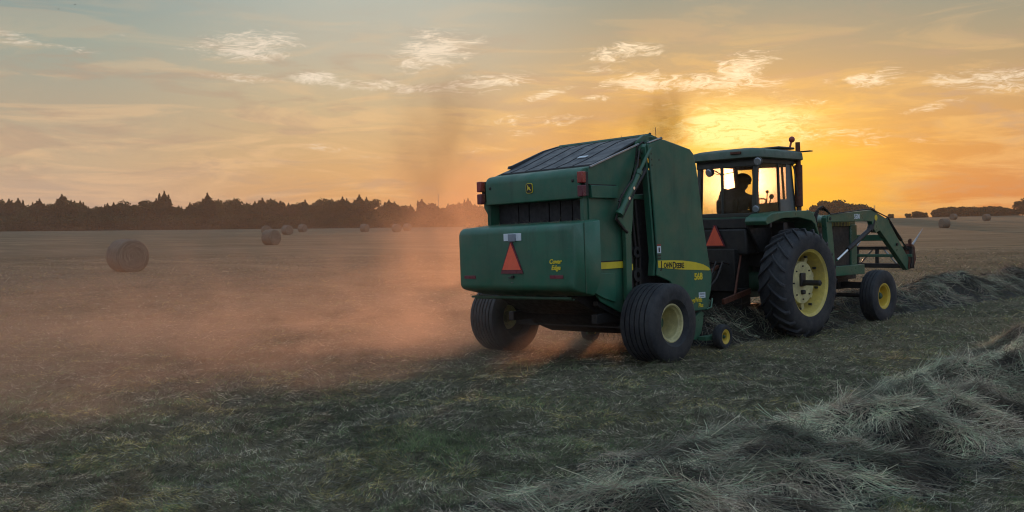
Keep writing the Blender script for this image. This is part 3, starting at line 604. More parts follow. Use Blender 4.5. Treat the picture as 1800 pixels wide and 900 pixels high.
# rear sill beneath the cab and fenders
part('cab_floor', GREEN_D, MB().box(-.62, .62, -.42, 1.05, 1.82, 1.985))
part('rear_panel', BLACK, MB().box(-.95, .95, -.50, -.43, 1.80, 1.96))
part('fuel_tank', BLACK, MB().box(-.5, .5, -.5, -.1, 1.35, 1.80), .04)
for sx in (1, -1):
    x0, x1 = (.60, 1.0) if sx > 0 else (-1.0, -.60)
    outer = [(-.70, 1.90), (-.66, 1.97), (-.50, 2.03), (.10, 2.07), (.62, 2.075), (.74, 2.04), (.82, 1.95), (.96, 1.62), (.93, 1.61), (.80, 1.84), (.70, 1.90), (.30, 1.955), (-.20, 1.945), (-.50, 1.88), (-.66, 1.84)]
    part('fender', GREEN_T, MB().side(outer, x0, x1), .012, smooth=40)
    part('fender_inner', BLACK, MB().side([(-.66, 1.84), (-.2, 1.93), (.7, 1.88), (.95, 1.60), (.85, 1.2), (.3, 1.35), (-.3, 1.4)], x0 + (.0 if sx > 0 else .36), x0 + (.04 if sx > 0 else .40)), 0)
    part('tail_lamp', REDL if False else REDD, MB().box(sx * .74 - .11, sx * .74 + .11, -.60, -.52, 1.86, 1.98), .015)
# SMV triangle on the tractor
smt = empty('warning_triangle', Matrix.Translation((-.10, -.53, 0))); smt.parent = trac
mb = MB(); mb.back([(-.20, 1.50), (.20, 1.50), (.02, 1.86), (-.02, 1.86)], -.01, .01); mb.build('red_border', REFL, smt)
mb = MB(); mb.back([(-.175, 1.515), (.175, 1.515), (0, 1.845)], -.016, -.0105); mb.build('orange_center', SMVO, smt)
# cab
ROOFM = mat('dusty_roof_paint', (0.045, 0.10, 0.065), 0.55, var=0.2, dust=0.7, dustcol=(0.12, 0.12, 0.095))
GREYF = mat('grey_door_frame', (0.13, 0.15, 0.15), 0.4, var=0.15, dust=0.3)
def post(x, y0, y1, z0=1.985, z1=2.97, w=.07, d=.07, nm='cab_pillar', m_=None, x1=None):
    mb = MB(); addbar(mb, (x, y0, z0), (x if x1 is None else x1, y1, z1), w, d); return part(nm, m_ or BLACKP, mb, .01)
BLACKP = mat('cab_pillar_paint', (0.03, 0.035, 0.03), 0.5, var=0.2, dust=0.3, dustcol=(.08, .07, .05))
post(.56, -.33, -.27, x1=.56, w=.075, d=.085); post(-.56, -.33, -.27, w=.075, d=.085)
post(.55, .90, .74, w=.06, d=.06); post(-.55, .90, .74, w=.06, d=.06)
post(.57, .40, .36, w=.035, d=.04, nm='door_pillar'); post(-.57, .40, .36, w=.035, d=.04, nm='door_pillar')
post(.28, 1.0, .90, w=.04, d=.04, nm='windshield_pillar'); post(-.28, 1.0, .90, w=.04, d=.04, nm='windshield_pillar')
part('cab_belt', BLACKP, MB().box(-.60, .60, -.38, -.30, 1.985, 2.05).box(.54, .60, -.33, .95, 1.985, 2.03).box(-.60, -.54, -.33, .95, 1.985, 2.03).box(-.5, .5, .92, 1.02, 1.985, 2.10))
part('header_rail', BLACKP, MB().box(-.60, .60, -.34, -.24, 2.83, 2.96).box(.53, .59, -.28, .85, 2.88, 2.96).box(-.59, -.53, -.28, .85, 2.88, 2.96).box(-.53, .53, .70, .88, 2.85, 2.96))
# roof: green cap with rounded rim over a dark soffit
mb = MB(); rz = [(2.955, .00), (2.957, .07), (2.97, .085), (3.07, .075), (3.095, .06), (3.125, -.04), (3.15, -.22)]
ring = lambda o: [(sx * (.62 + o), sy_) for sx, sy_ in ()]
def rr(o, n_=5):
    pts = []; X, Y0, Y1, r_ = .62 + o, -.38 - o, .98 + o, .12 + max(o, 0) * .5
    for cx_, cy_, a0 in ((X - r_, Y1 - r_, 0), (-X + r_, Y1 - r_, 90), (-X + r_, Y0 + r_, 180), (X - r_, Y0 + r_, 270)):
        for i in range(n_ + 1): a_ = rad(a0 + 90 * i / n_); pts.append((cx_ + r_ * math.cos(a_), cy_ + r_ * math.sin(a_)))
    return pts
vs = []; 
for z, o in rz: vs += [(x, y, z) for x, y in rr(o)]
n = len(rr(0)); fs = [(i * n + k, i * n + (k + 1) % n, (i + 1) * n + (k + 1) % n, (i + 1) * n + k) for i in range(len(rz) - 1) for k in range(n)] + [tuple(range(n - 1, -1, -1)), tuple(range((len(rz) - 1) * n, len(rz) * n))]
part('roof', ROOFM, MB().add(vs, fs), 0, smooth=50)
part('roof_soffit', BLACKP, MB().box(-.58, .58, -.34, .94, 2.90, 2.954))
part('roof_filter', BLACKP, MB().box(.15, .55, .45, .95, 3.15, 3.19), .02)
part('roof_marker', RUST, MB().box(.20, .40, -.49, -.46, 3.03, 3.07), .005)
# glass
def pane(nm, mb): p_ = mb.build(nm, GLASS, trac, smooth=0); return p_
pane('rear_window', MB().box(-.52, .52, -.315, -.311, 2.05, 2.84))
pane('door_window', MB().box(.566, .570, -.26, .37, 2.03, 2.90)); pane('door_window', MB().box(-.570, -.566, -.26, .37, 2.03, 2.90))
pane('side_window', MB().side([(.43, 2.03), (.86, 2.03), (.74, 2.88), (.40, 2.88)], .566, .570)); pane('side_window', MB().side([(.43, 2.03), (.86, 2.03), (.74, 2.88), (.40, 2.88)], -.570, -.566))
pane('windshield', MB().side([(.98, 2.10), (.984, 2.10), (.89, 2.86), (.886, 2.86)], -.52, .52))
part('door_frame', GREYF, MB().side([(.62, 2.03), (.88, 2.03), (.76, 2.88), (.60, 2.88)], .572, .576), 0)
part('cab_console', BLACKP, MB().box(.25, .5, .5, .85, 1.985, 2.24).box(-.12, .12, .62, .85, 1.985, 2.25))
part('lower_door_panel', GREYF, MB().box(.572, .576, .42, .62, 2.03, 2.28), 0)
# seat, wheel, lamps
seat = part('operator_seat', SEATM, MB().box(-.40, .06, .02, .48, 2.02, 2.12).box(-.38, .03, -.12, .0, 2.05, 2.31), .055, smooth=50)
mb = MB(); ringp = [(-.10 + .19 * math.cos(q), .64 + .16 * math.sin(q), 2.24 + .10 * math.sin(q)) for q in np.linspace(0, 2 * math.pi, 25)]
mb.tube(ringp, .014, 6, caps=False); mb.tube([(-.10, .64, 2.24), (-.10, .70, 2.05)], .02, 8); mb.tube([(-.28, .64, 2.24), (.08, .64, 2.24)], .01, 6); part('steering_wheel', BLACKP, mb, 0)
def lampx(c, r, d=(0, -1, 0), L=.10, nm='work_lamp'):
    p0 = Vector(c); d = Vector(d).normalized(); mb = MB(); mb.tube([p0, p0 + d * L * .5, p0 + d * L], [r * .55, r * .95, r], 20)
    l_ = part(nm, BLACKP, mb, 0); mb = MB(); mb.tube([p0 + d * (L + .001), p0 + d * (L + .012)], [r * .86, r * .7], 20); mb.build('lens', LENS, l_); return l_
lampx((.66, -.32, 2.90), .075, (.25, -1, -.15)); lampx((.64, -.36, 2.12), .065, (.2, -1, -.1)); lampx((-.22, -.40, 2.78), .075, (-.1, -1, -.3))
part('lamp_bracket', BLACKP, MB().tube([(.62, -.30, 2.98), (.66, -.33, 2.92)], .015, 6).tube([(.60, -.34, 2.02), (.64, -.38, 2.12)], .014, 6).tube([(-.09, -.34, 2.72), (-.16, -.40, 2.78), (-.22, -.40, 2.80)], .012, 6).tube([(-.07, -.335, 2.05), (-.07, -.335, 2.86)], .025, 6), 0)
# round control levers beside the wheel
part('control_lever', BLACKP, MB().tube([(.20, .55, 2.1), (.24, .62, 2.32)], .012, 6).ball((.245, .63, 2.35), .045).tube([(.15, .6, 2.1), (.12, .68, 2.42)], .01, 6).ball((.12, .68, 2.44), .03), 0)
part('roof_cable', BLACKP, MB().tube([(-.4, -.25, 2.78), (-.2, -.2, 2.72), (0, -.1, 2.76), (.1, 0, 2.86)], .006, 5), 0)
# exhaust stack at the right front corner, with beacon
part('exhaust_stack', RUST, MB().tube([(.62, .93, 1.95), (.62, .93, 2.15), (.62, .93, 2.16), (.62, .93, 2.87), (.62, .93, 2.88), (.62, .92, 3.27)], [.045, .045, .07, .07, .045, .04], 16), 0)
part('stack_bracket', BLACKP, MB().box(.56, .66, .90, .96, 3.05, 3.08).box(.60, .82, .98, 1.08, 3.10, 3.12))
part('beacon_lamp', REDL, MB().tube([(.52, .82, 3.14), (.54, .84, 3.27)], .018, 8).ball((.55, .85, 3.32), .055, 1, .8, 1), 0)
part('cab_handrail', BLACKP, MB().tube([(.63, .90, 2.0), (.64, .88, 2.3), (.62, .80, 2.8), (.60, .76, 2.9)], .013, 6), 0)
# hood
hp = [(-.40, 1.35), (.40, 1.35), (.40, 1.88), (.37, 1.96), (.28, 2.005), (-.28, 2.005), (-.37, 1.96), (-.40, 1.88)]
part('hood', GREEN_T, MB().back([(-.40, 1.80), (.40, 1.80), (.40, 1.90), (.37, 1.965), (.28, 2.01), (-.28, 2.01), (-.37, 1.965), (-.40, 1.90)], .98, 3.30), .01, smooth=50)
part('dash_cowl', GREEN_T, MB().box(-.38, .38, .98, 1.7, 1.35, 1.80))
part('hood_stripe', GRILLE, MB().box(.401, .406, 1.25, 3.1, 1.80, 1.875).box(-.406, -.401, 1.25, 3.1, 1.80, 1.875), 0)
mb = MB(); [mb.box(.4065, .411, 1.30 + .055 * i, 1.325 + .055 * i, 1.80, 1.875) for i in range(32)]; part('stripe_vents', BLACKP, mb, 0)
part('side_screen', BLACK, MB().box(-.38, .38, 1.75, 3.12, .98, 1.797))
part('nose_frame', GREEN_T, MB().box(-.41, .41, 3.12, 3.36, .95, 1.83), .02)
mb = MB(); [mb.box(-.36, .36, 3.362, 3.37, 1.05 + .05 * i, 1.07 + .05 * i) for i in range(14)]; part('front_grille', BLACKP, mb, 0)
part('loader_mount', GREEN_T, MB().box(.42, .56, 1.75, 3.35, .88, 1.06).box(-.56, -.42, 1.75, 3.35, .88, 1.06).box(-.56, .56, 2.0, 2.12, .80, .95))
part('step', BLACK, MB().box(.55, .85, 1.1, 1.4, .55, .58).box(.55, .58, 1.1, 1.4, .55, 1.7))
# loader
ld = empty('front_loader', Matrix.Identity(4)); ld.parent = trac
def lp(nm, m_, mb, bevel=.008): return mb.build(nm, m_, ld, 35, bevel)
for sx in (1, -1):
    x0, x1 = (.56, .66) if sx > 0 else (-.66, -.56); xm = (x0 + x1) / 2
    lp('loader_tower', GREEN_T, MB().side([(1.80, 1.95), (1.85, 2.0), (1.98, 1.97), (2.06, 1.50), (2.12, .98), (1.84, .98), (1.86, 1.5)], x0 - sx * .02, x1 - sx * .02))
    arm = lp('loader_arm', GREEN_T, MB().side([(1.84, 1.88), (1.84, 1.99), (1.92, 2.01), (3.45, 2.10), (3.56, 2.085), (4.14, 1.90), (4.18, 1.84), (5.12, .98), (5.05, .90), (4.90, .89), (3.78, 1.70), (3.62, 1.66), (3.50, 1.76), (3.46, 1.875), (3.3, 1.885)], x0, x1))
    lp('lift_cylinder', BLACK, MB().tube([(xm - sx * .0, 2.62, 1.36), (xm, 3.50, 1.74)], .045, 12).tube([(xm, 3.46, 1.70), (xm, 3.58, 1.90)], .06, 10), 0)
    lp('cylinder_rod', CHROME, MB().tube([(xm, 2.22, 1.18), (xm, 2.64, 1.37)], .025, 10), 0)
    lp('tilt_cylinder', BLACK, MB().tube([(xm + sx * .0, 4.16, 1.93), (xm, 4.75, 1.50)], .035, 10), 0)
    lp('tilt_rod', CHROME, MB().tube([(xm, 4.75, 1.50), (xm, 5.05, 1.28)], .02, 8), 0)
    lp('carrier_plate', RUST, MB().side([(4.92, .92), (5.12, .92), (5.24, 1.10), (5.18, 1.36), (5.06, 1.42), (4.98, 1.20)], x0 - .03, x1 + .03))
    lp('hose_run', HOSE, MB().tube([(xm + sx * .06, 1.9, 2.02), (xm + sx * .06, 3.4, 2.12), (xm + sx * .06, 4.1, 1.95), (xm + sx * .06, 4.9, 1.3)], .012, 6), 0)
lp('loader_crossbar', GREEN_T, MB().box(-.60, .60, 4.00, 4.12, 1.50, 1.62))
lp('carrier_frame', BLACK, MB().box(-.72, .72, 4.96, 5.06, .93, 1.02).box(-.72, .72, 4.98, 5.05, 1.30, 1.36).box(-.50, -.44, 4.98, 5.05, 1.0, 1.32).box(.44, .50, 4.98, 5.05, 1.0, 1.32).box(-.06, 0, 4.98, 5.05, 1.0, 1.32).box(-.72, -.66, 4.98, 5.06, .93, 1.36).box(.66, .72, 4.98, 5.06, .93, 1.36))
lp('carrier_bar', GREEN_T, MB().box(-.72, .72, 4.97, 5.04, 1.15, 1.21))
mb = MB(); addbar(mb, (-.4, 5.0, 1.0), (-.1, 5.0, 1.33), .03, .03); addbar(mb, (.4, 5.0, 1.0), (.1, 5.0, 1.33), .03, .03); lp('brace', STEEL, mb)
lp('bale_spear', STEEL, MB().tube([(.60, 5.10, 1.30), (.60, 5.35, 1.45), (.60, 5.75, 1.72)], [.024, .022, .004], 10), 0)
lp('bale_spear', STEEL, MB().tube([(-.60, 5.10, 1.30), (-.60, 5.35, 1.45), (-.60, 5.75, 1.72)], [.024, .022, .004], 10), 0)
lp('latch_pin', RUST, MB().tube([(.66, 5.05, 1.35), (.66, 5.05, 1.52)], .025, 8).tube([(.60, 5.12, 1.36), (.60, 5.12, 1.50)], .02, 8), 0)
for k in range(3):
    lp('loader_hose', HOSE, MB().tube([(.52 - .03 * k, 1.66 + .02 * k, 1.60), (.52 - .03 * k, 1.68, 1.95), (.52 - .03 * k, 1.76 + .01 * k, 2.13 - .02 * k), (.54 - .03 * k, 1.86, 2.17 - .03 * k), (.56 - .03 * k, 1.98 + .02 * k, 2.10), (.58, 2.10 + .02 * k, 1.98)], .015, 8), 0)
text(ld, 'loader_number', '5500', .125, on_right(.6605, 2.78, 1.935), WDEC, .001, .85, 0, .004)
MB().lathe_x([(0, 0), (0, .055), (.003, .055), (.003, 0)], .6605, 3.62, 1.95, 24).build('yellow_badge', YDEC, ld)
MB().lathe_x([(0, 0), (0, .028), (.03, .028), (.03, 0)], .66, 4.45, 1.42, 12).build('pivot_pin', BLACK, ld)
MB().lathe_x([(0, 0), (0, .028), (.03, .028), (.03, 0)], .64, 1.91, 1.94, 12).build('pivot_pin', BLACK, ld)
text(trac, 'hood_lettering', '4440', .09, on_right(.412, 1.62, 1.805), YDEC, .001, .9, 0, .003) if False else None
bpy.data.objects

# ================================================================== DRIVER
def skin_person(M):
    V = []; E = []; Rr = []
    def v(p, r, par=None):
        V.append(p); Rr.append(r)
        if par is not None: E.append((par, len(V) - 1))
        return len(V) - 1
    pel = v((0, 0, 0), .21); sp = v((0, .02, .18), .21, pel); ch = v((0, .06, .36), .22, sp); nk0 = v((0, .10, .50), .12, ch); nk = v((0, .11, .56), .058, nk0)
    h1 = v((0, .125, .63), .085, nk); h2 = v((0, .13, .70), .098, h1); h3 = v((0, .125, .775), .085, h2); nose = v((0, .235, .685), .018, h2); chin = v((0, .19, .62), .035, h1)
    for s in (-1, 1):
        ea = v((s * .10, .12, .69), .018, h2)
        sh_ = v((s * .215, .08, .43), .09, ch); el_ = v((s * .27, .24, .24), .062, sh_); wr = v((s * .17, .47, .23), .032, el_); ha = v((s * .155, .53, .24), .034, wr)
        for k in range(4):
            f1 = v((s * (.185 - .02 * k), .575, .26 - .004 * k), .0105, ha); f2 = v((s * (.178 - .02 * k), .60, .235), .0095, f1); v((s * (.172 - .02 * k), .585, .212), .0085, f2)
        t1 = v((s * .125, .545, .235), .012, ha); v((s * .125, .57, .215), .010, t1)
        hip = v((s * .10, .05, -.02), .11, pel); kn = v((s * .17, .46, .02), .075, hip); an = v((s * .17, .55, -.20), .05, kn)
        fo = v((s * .17, .62, -.23), .042, an)
    me = bpy.data.meshes.new('person'); me.from_pydata(V, E, [])
    o = bpy.data.objects.new('person', me); COL.objects.link(o); o.matrix_world = M
    me.materials.append(CLOTH)
    sk = o.modifiers.new('skin', 'SKIN'); sk.use_smooth_shade = True
    for i, r_ in enumerate(Rr): me.skin_vertices[0].data[i].radius = (r_, r_)
    me.skin_vertices[0].data[0].use_root = True
    ss = o.modifiers.new('sub', 'SUBSURF'); ss.levels = 2; ss.render_levels = 2
    return o
driver = skin_person(MB_TRAC @ Matrix.Translation((-.27, .04, 1.97)) @ Matrix.Rotation(rad(13), 4, 'Y') @ Matrix.Rotation(rad(-14), 4, 'X') @ Matrix.Diagonal((1.25, 1.2, 1.05, 1)))
tag(driver, 'driver with short hair in dark shirt, silhouetted on the seat of the tractor cab', 'person')
mb = MB(); mb.ball((0, .118, .735), .112, 1, 1.02, .80, 18, 10)
hair = mb.build('hair', SEATM, driver, smooth=50)
#==PART3==
# ================================================================== GROUND
def np_mesh(name, V, F, col=None):
    me = bpy.data.meshes.new(name); V = np.asarray(V, np.float32); F = np.asarray(F, np.int32); k = F.shape[1]
    me.vertices.add(len(V)); me.vertices.foreach_set('co', V.ravel()); me.loops.add(F.size); me.loops.foreach_set('vertex_index', F.ravel())
    me.polygons.add(len(F)); me.polygons.foreach_set('loop_start', np.arange(0, F.size, k, dtype=np.int32)); me.update(calc_edges=True)
    if col is not None:
        at = me.attributes.new('tint', 'FLOAT_COLOR', 'POINT'); c4 = np.ones((len(V), 4), np.float32); c4[:, :3] = col; at.data.foreach_set('color', c4.ravel())
    return me
NR, NA = 520, 760
rr_ = 0.6 * (3200 / 0.6) ** (np.arange(NR) / (NR - 1)); aa_ = 2 * np.pi * np.arange(NA) / NA
GX = (rr_[:, None] * np.sin(aa_)[None]).ravel(); GY = (rr_[:, None] * np.cos(aa_)[None]).ravel()
def groundz(x, y): return terrain(x, y) + micro(x, y)
GZ = groundz(GX, GY)
i_, j_ = np.meshgrid(np.arange(NR - 1), np.arange(NA), indexing='ij'); j2 = (j_ + 1) % NA
F = np.stack([i_ * NA + j_, i_ * NA + j2, (i_ + 1) * NA + j2, (i_ + 1) * NA + j_], -1).reshape(-1, 4)
me = np_mesh('ground', np.stack([GX, GY, GZ], 1), F)
bm = bmesh.new(); bm.from_mesh(me); bm.verts.ensure_lookup_table(); bm.faces.new([bm.verts[k] for k in range(NA)][::-1]); bmesh.ops.recalc_face_normals(bm, faces=bm.faces); bm.to_mesh(me); bm.free()
def ground_mat():
    m = bpy.data.materials.new('mown_hayfield'); m.use_nodes = True; m.node_tree.nodes.clear(); n = NT(m.node_tree)
    pos = n.new('ShaderNodeNewGeometry').outputs['Position']
    mp = n.new('ShaderNodeMapping'); mp.inputs['Rotation'].default_value = (0, 0, rad(45)); n.l.new(pos, mp.inputs[0])
    rot = mp.outputs[0]; sx, sy, sz = n.sep(rot)
    fine = n.noise(pos, 14.0, 8, 0.72); mid_ = n.noise(pos, 1.7, 7, 0.66, 0.4); big = n.noise(pos, 0.16, 6, 0.6)
    rows = n.noise(n.comb(n.math('MULTIPLY', sx, 0.55), n.math('MULTIPLY', sy, 0.03), 0.0), 1.0, 5, 0.6, 0.3)
    acr = n.noise(n.comb(n.math('MULTIPLY', sx, 0.05), n.math('MULTIPLY', sy, 0.35), 4.0), 1.0, 6, 0.65, 0.5)
    c = n.mix(n.mapr(fine, 0.3, 0.7), (0.022, 0.019, 0.013), (0.22, 0.19, 0.125))
    c = n.mix(n.math('MULTIPLY', n.mapr(mid_, 0.42, 0.7), 0.6), c, (0.075, 0.085, 0.032))
    c = n.mix(n.math('MULTIPLY', n.mapr(big, 0.42, 0.68), 0.5), c, (0.15, 0.135, 0.075))
    c = n.mix(n.math('MULTIPLY', n.mapr(rows, 0.48, 0.66), 0.6), c, (0.05, 0.05, 0.026))
    c = n.mix(n.math('MULTIPLY', n.mapr(acr, 0.48, 0.64), 0.6), c, (0.22, 0.175, 0.10))
    bands = n.noise(n.comb(n.math('MULTIPLY', n.sep(pos)[0], 0.018), n.math('MULTIPLY', n.sep(pos)[1], 0.16), 7.0), 1.0, 6, 0.7, 0.4)
    c = n.mix(n.math('MULTIPLY', n.mapr(bands, 0.47, 0.62), 0.5), c, (0.055, 0.052, 0.028))
    p = n.new('ShaderNodeBsdfPrincipled'); n.inp(p.inputs['Base Color'], c); p.inputs['Roughness'].default_value = 0.95; p.inputs['Specular IOR Level'].default_value = 0.1
    b = n.new('ShaderNodeBump'); b.inputs['Strength'].default_value = 0.9; b.inputs['Distance'].default_value = 0.06
    h = n.math('ADD', n.math('ADD', n.noise(pos, 9.0, 8, 0.75), n.math('MULTIPLY', mid_, 1.2)), n.math('MULTIPLY', acr, 2.0)); n.inp(b.inputs['Height'], h); n.l.new(b.outputs[0], p.inputs['Normal'])
    o = n.new('ShaderNodeOutputMaterial'); n.l.new(p.outputs[0], o.inputs[0]); return m
gr = link('ground', me, ground_mat(), None, smooth=0); me.polygons.foreach_set('use_smooth', [True] * len(me.polygons)); gr['kind'] = 'structure'

# ------------------------------------------------------------------ blades and straws
def straw_mat(name, tr=0.35):
    m = bpy.data.materials.new(name); m.use_nodes = True; m.node_tree.nodes.clear(); n = NT(m.node_tree)
    at = n.new('ShaderNodeAttribute', attribute_name='tint').outputs['Color']
    d = n.new('ShaderNodeBsdfPrincipled'); n.inp(d.inputs['Base Color'], at); d.inputs['Roughness'].default_value = .62; d.inputs['Specular IOR Level'].default_value = .35
    t = n.new('ShaderNodeBsdfTranslucent'); n.inp(t.inputs[0], at)
    mx = n.new('ShaderNodeMixShader'); mx.inputs[0].default_value = tr; n.l.new(d.outputs[0], mx.inputs[1]); n.l.new(t.outputs[0], mx.inputs[2])
    o = n.new('ShaderNodeOutputMaterial'); n.l.new(mx.outputs[0], o.inputs[0]); return m
def strands(P, D, L, Wd, bend, nseg, colr, taper=True):
    """P start (N,3), D unit direction, L length, Wd width, bend (N,3) sideways drift at the tip -> verts, quads, colours"""
    Nn = len(P); side = np.cross(D, RNG.normal(size=(Nn, 3))); side /= np.linalg.norm(side, axis=1, keepdims=True) + 1e-9
    s = np.linspace(0, 1, nseg + 1)[None, :, None]
    C_ = P[:, None] + D[:, None] * (L[:, None, None] * s) + bend[:, None] * s ** 2
    w = Wd[:, None, None] * (1 - (0.85 * s ** 1.5 if taper else 0 * s)) * 0.5
    V = np.stack([C_ - side[:, None] * w, C_ + side[:, None] * w], 2).reshape(-1, 3)
    k = np.arange(nseg)[None] * 2 + (np.arange(Nn) * (nseg + 1) * 2)[:, None]
    Fq = np.stack([k, k + 1, k + 3, k + 2], -1).reshape(-1, 4)
    Cc = np.repeat(colr, (nseg + 1) * 2, 0)
    return V, Fq, Cc
def merge(parts):
    o = 0; Vs = []; Fs = []; Cs = []
    for V, Fq, Cc in parts: Vs.append(V); Fs.append(Fq + o); Cs.append(Cc); o += len(V)
    return np.concatenate(Vs), np.concatenate(Fs), np.concatenate(Cs)
# windrow shape: distance across the row -> height
def xy_from(a, t): return OB[0] + a * UB[0] + t * RB[0], OB[1] + a * UB[1] + t * RB[1]
def near_h(a, t):
    tc_ = 5.95 + .22 * np.sin(a * .55 + 1) + .12 * np.sin(a * 1.9) - .35 * sstep(a, -1, 4)
    Hh = .32 + .15 * (vnoise(a, a * 0, 21, 1.1) - .45) * 2 + .12 * np.exp(-((a - 2.3) / .8) ** 2) - .06 * np.exp(-((a - .6) / .5) ** 2)
    w = 1.0 + .25 * (vnoise(a, a * 0 + 5, 22, 1.7) - .5)
    Hh = Hh * (0.25 + .75 * sstep(a, -9.0, -5.2))
    u = (t - tc_) / w; hh = Hh * np.exp(-(np.abs(u) ** 2.2) * 1.15)
    hh = hh * (1 + 1.0 * (vnoise(a, t, 23, .5) - .5)) + hh * .6 * (vnoise(a, t, 24, .2) - .5)
    return hh - .03
def mid_h(a, t):
    tc_ = .20 + .12 * np.sin(a * .6); w = .95 + .2 * (vnoise(a, a * 0, 31, 1.4) - .5)
    Hh = .50 + .14 * (vnoise(a, a * 0, 32, 1.1) - .5)
    u = (t - tc_) / w; hh = Hh * np.exp(-(np.abs(u) ** 2.4) * 1.2)
    return (hh * (1 + .7 * (vnoise(a, t, 33, .5) - .5)) - .03) * sstep(a, 1.5, 2.3) - .03
HAYM = straw_mat('dry_hay', 0.3); GRASSM = straw_mat('grass_blades', 0.35)
def hay_colors(n, a, t, seed):
    tone = .58 if seed == 51 else 1.0
    base_ = np.array([[.215, .20, .145], [.15, .125, .095], [.165, .185, .125], [.27, .245, .18], [.10, .085, .06], [.17, .13, .10]])
    patch = vnoise(a, t, seed, .35)
    idx = np.clip((RNG.random(n) * 3.2 + patch * 3.2).astype(int), 0, 5)
    perm = np.array([4, 1, 5, 0, 2, 3]); c = base_[perm[idx]]
    dk = .35 + 1.15 * sstep(vnoise(a, t, seed + 11, .26), .15, .85)
    return c * dk[:, None] * RNG.uniform(1.0, 3.2, (n, 1)) * tone * np.array([1.04, 1.06, 1.02])
def windrow(name, hfun, a0, a1, t0, t1, nst, lw, ll, seed, label, da=.06):
    na, nt_ = int((a1 - a0) / da), int((t1 - t0) / da)
    A, T_ = np.meshgrid(np.linspace(a0, a1, na), np.linspace(t0, t1, nt_), indexing='ij'); X, Y = xy_from(A, T_)
    Zz = groundz(X, Y) + hfun(A, T_) - .02
    V = np.stack([X, Y, Zz], -1).reshape(-1, 3); i, j = np.meshgrid(np.arange(na - 1), np.arange(nt_ - 1), indexing='ij')
    Fq = np.stack([i * nt_ + j, (i + 1) * nt_ + j, (i + 1) * nt_ + j + 1, i * nt_ + j + 1], -1).reshape(-1, 4)
    hv = hfun(A, T_).reshape(-1); keep = (hv[Fq].max(1) > -.02); Fq = Fq[keep]
    Cc = np.full((len(V), 3), .018) * np.array([1.1, 1.0, .75])  # mound painted near black as the shade in gaps between straws
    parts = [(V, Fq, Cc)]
    # straws: lie over the heap in swirls, some stick out
    m = nst * 3; a = RNG.uniform(a0, a1, m); t = RNG.uniform(t0, t1, m); hh = hfun(a, t)
    keep = RNG.random(m) < np.clip((hh + .04) / .22, 0, 1) ** .7 ; a, t, hh = a[keep][:nst], t[keep][:nst], hh[keep][:nst]; n = len(a)
    x, y = xy_from(a, t); e = .05
    ga = (hfun(a + e, t) - hfun(a - e, t)) / (2 * e); gt = (hfun(a, t + e) - hfun(a, t - e)) / (2 * e)
    ang = vnoise(a, t, seed + 1, .6) * 10.0 + vnoise(a, t, seed + 2, .22) * 2.5 + RNG.normal(0, .62, n)
    da_, dt_ = np.cos(ang), np.sin(ang); dzz = ga * da_ + gt * dt_
    lift = RNG.normal(.02, .22, n) + ((RNG.random(n) < .03) & (hh > .10)) * RNG.uniform(.2, .8, n)
    D = np.stack([da_ * UB[0] + dt_ * RB[0], da_ * UB[1] + dt_ * RB[1], dzz + lift], 1); D /= np.linalg.norm(D, axis=1, keepdims=True)
    L = np.minimum(RNG.gamma(4, ll / 4, n), ll * 2.0) * np.clip((hh + .06) / .12, .35, 1); z = groundz(x, y) + hh - RNG.random(n) ** 1.3 * .085 + .01 - L * .5 * 0
    P = np.stack([x, y, z], 1) - D * (L * .4)[:, None] * (np.abs(lift) < .5)[:, None]
    bend = RNG.normal(0, .20, (n, 3)) * L[:, None]; bend[:, 2] -= .12 * L; cv_ = (vnoise(a, t, seed + 7, .4) - .5) * 1.6 * L; bend[:, 0] -= D[:, 1] * cv_; bend[:, 1] += D[:, 0] * cv_
    parts.append(strands(P, D, L, RNG.uniform(.6, 1.5, n) * lw, bend, 4, hay_colors(n, a, t, seed), taper=False))
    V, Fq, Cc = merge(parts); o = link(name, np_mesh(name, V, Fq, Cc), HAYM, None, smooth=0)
    return tag(o, label, 'hay windrow', kind='stuff')
windrow('hay_windrow', near_h, -9.6, 5.2, 3.9, 8.2, 270000, .0031, .17, 41, 'big loose heap of grey green cut hay in the near right corner')
windrow('hay_windrow', mid_h, 1.35, 34, -1.9, 2.2, 80000, .007, .24, 51, 'low row of raked hay leading away to the right ahead of the tractor', .12)

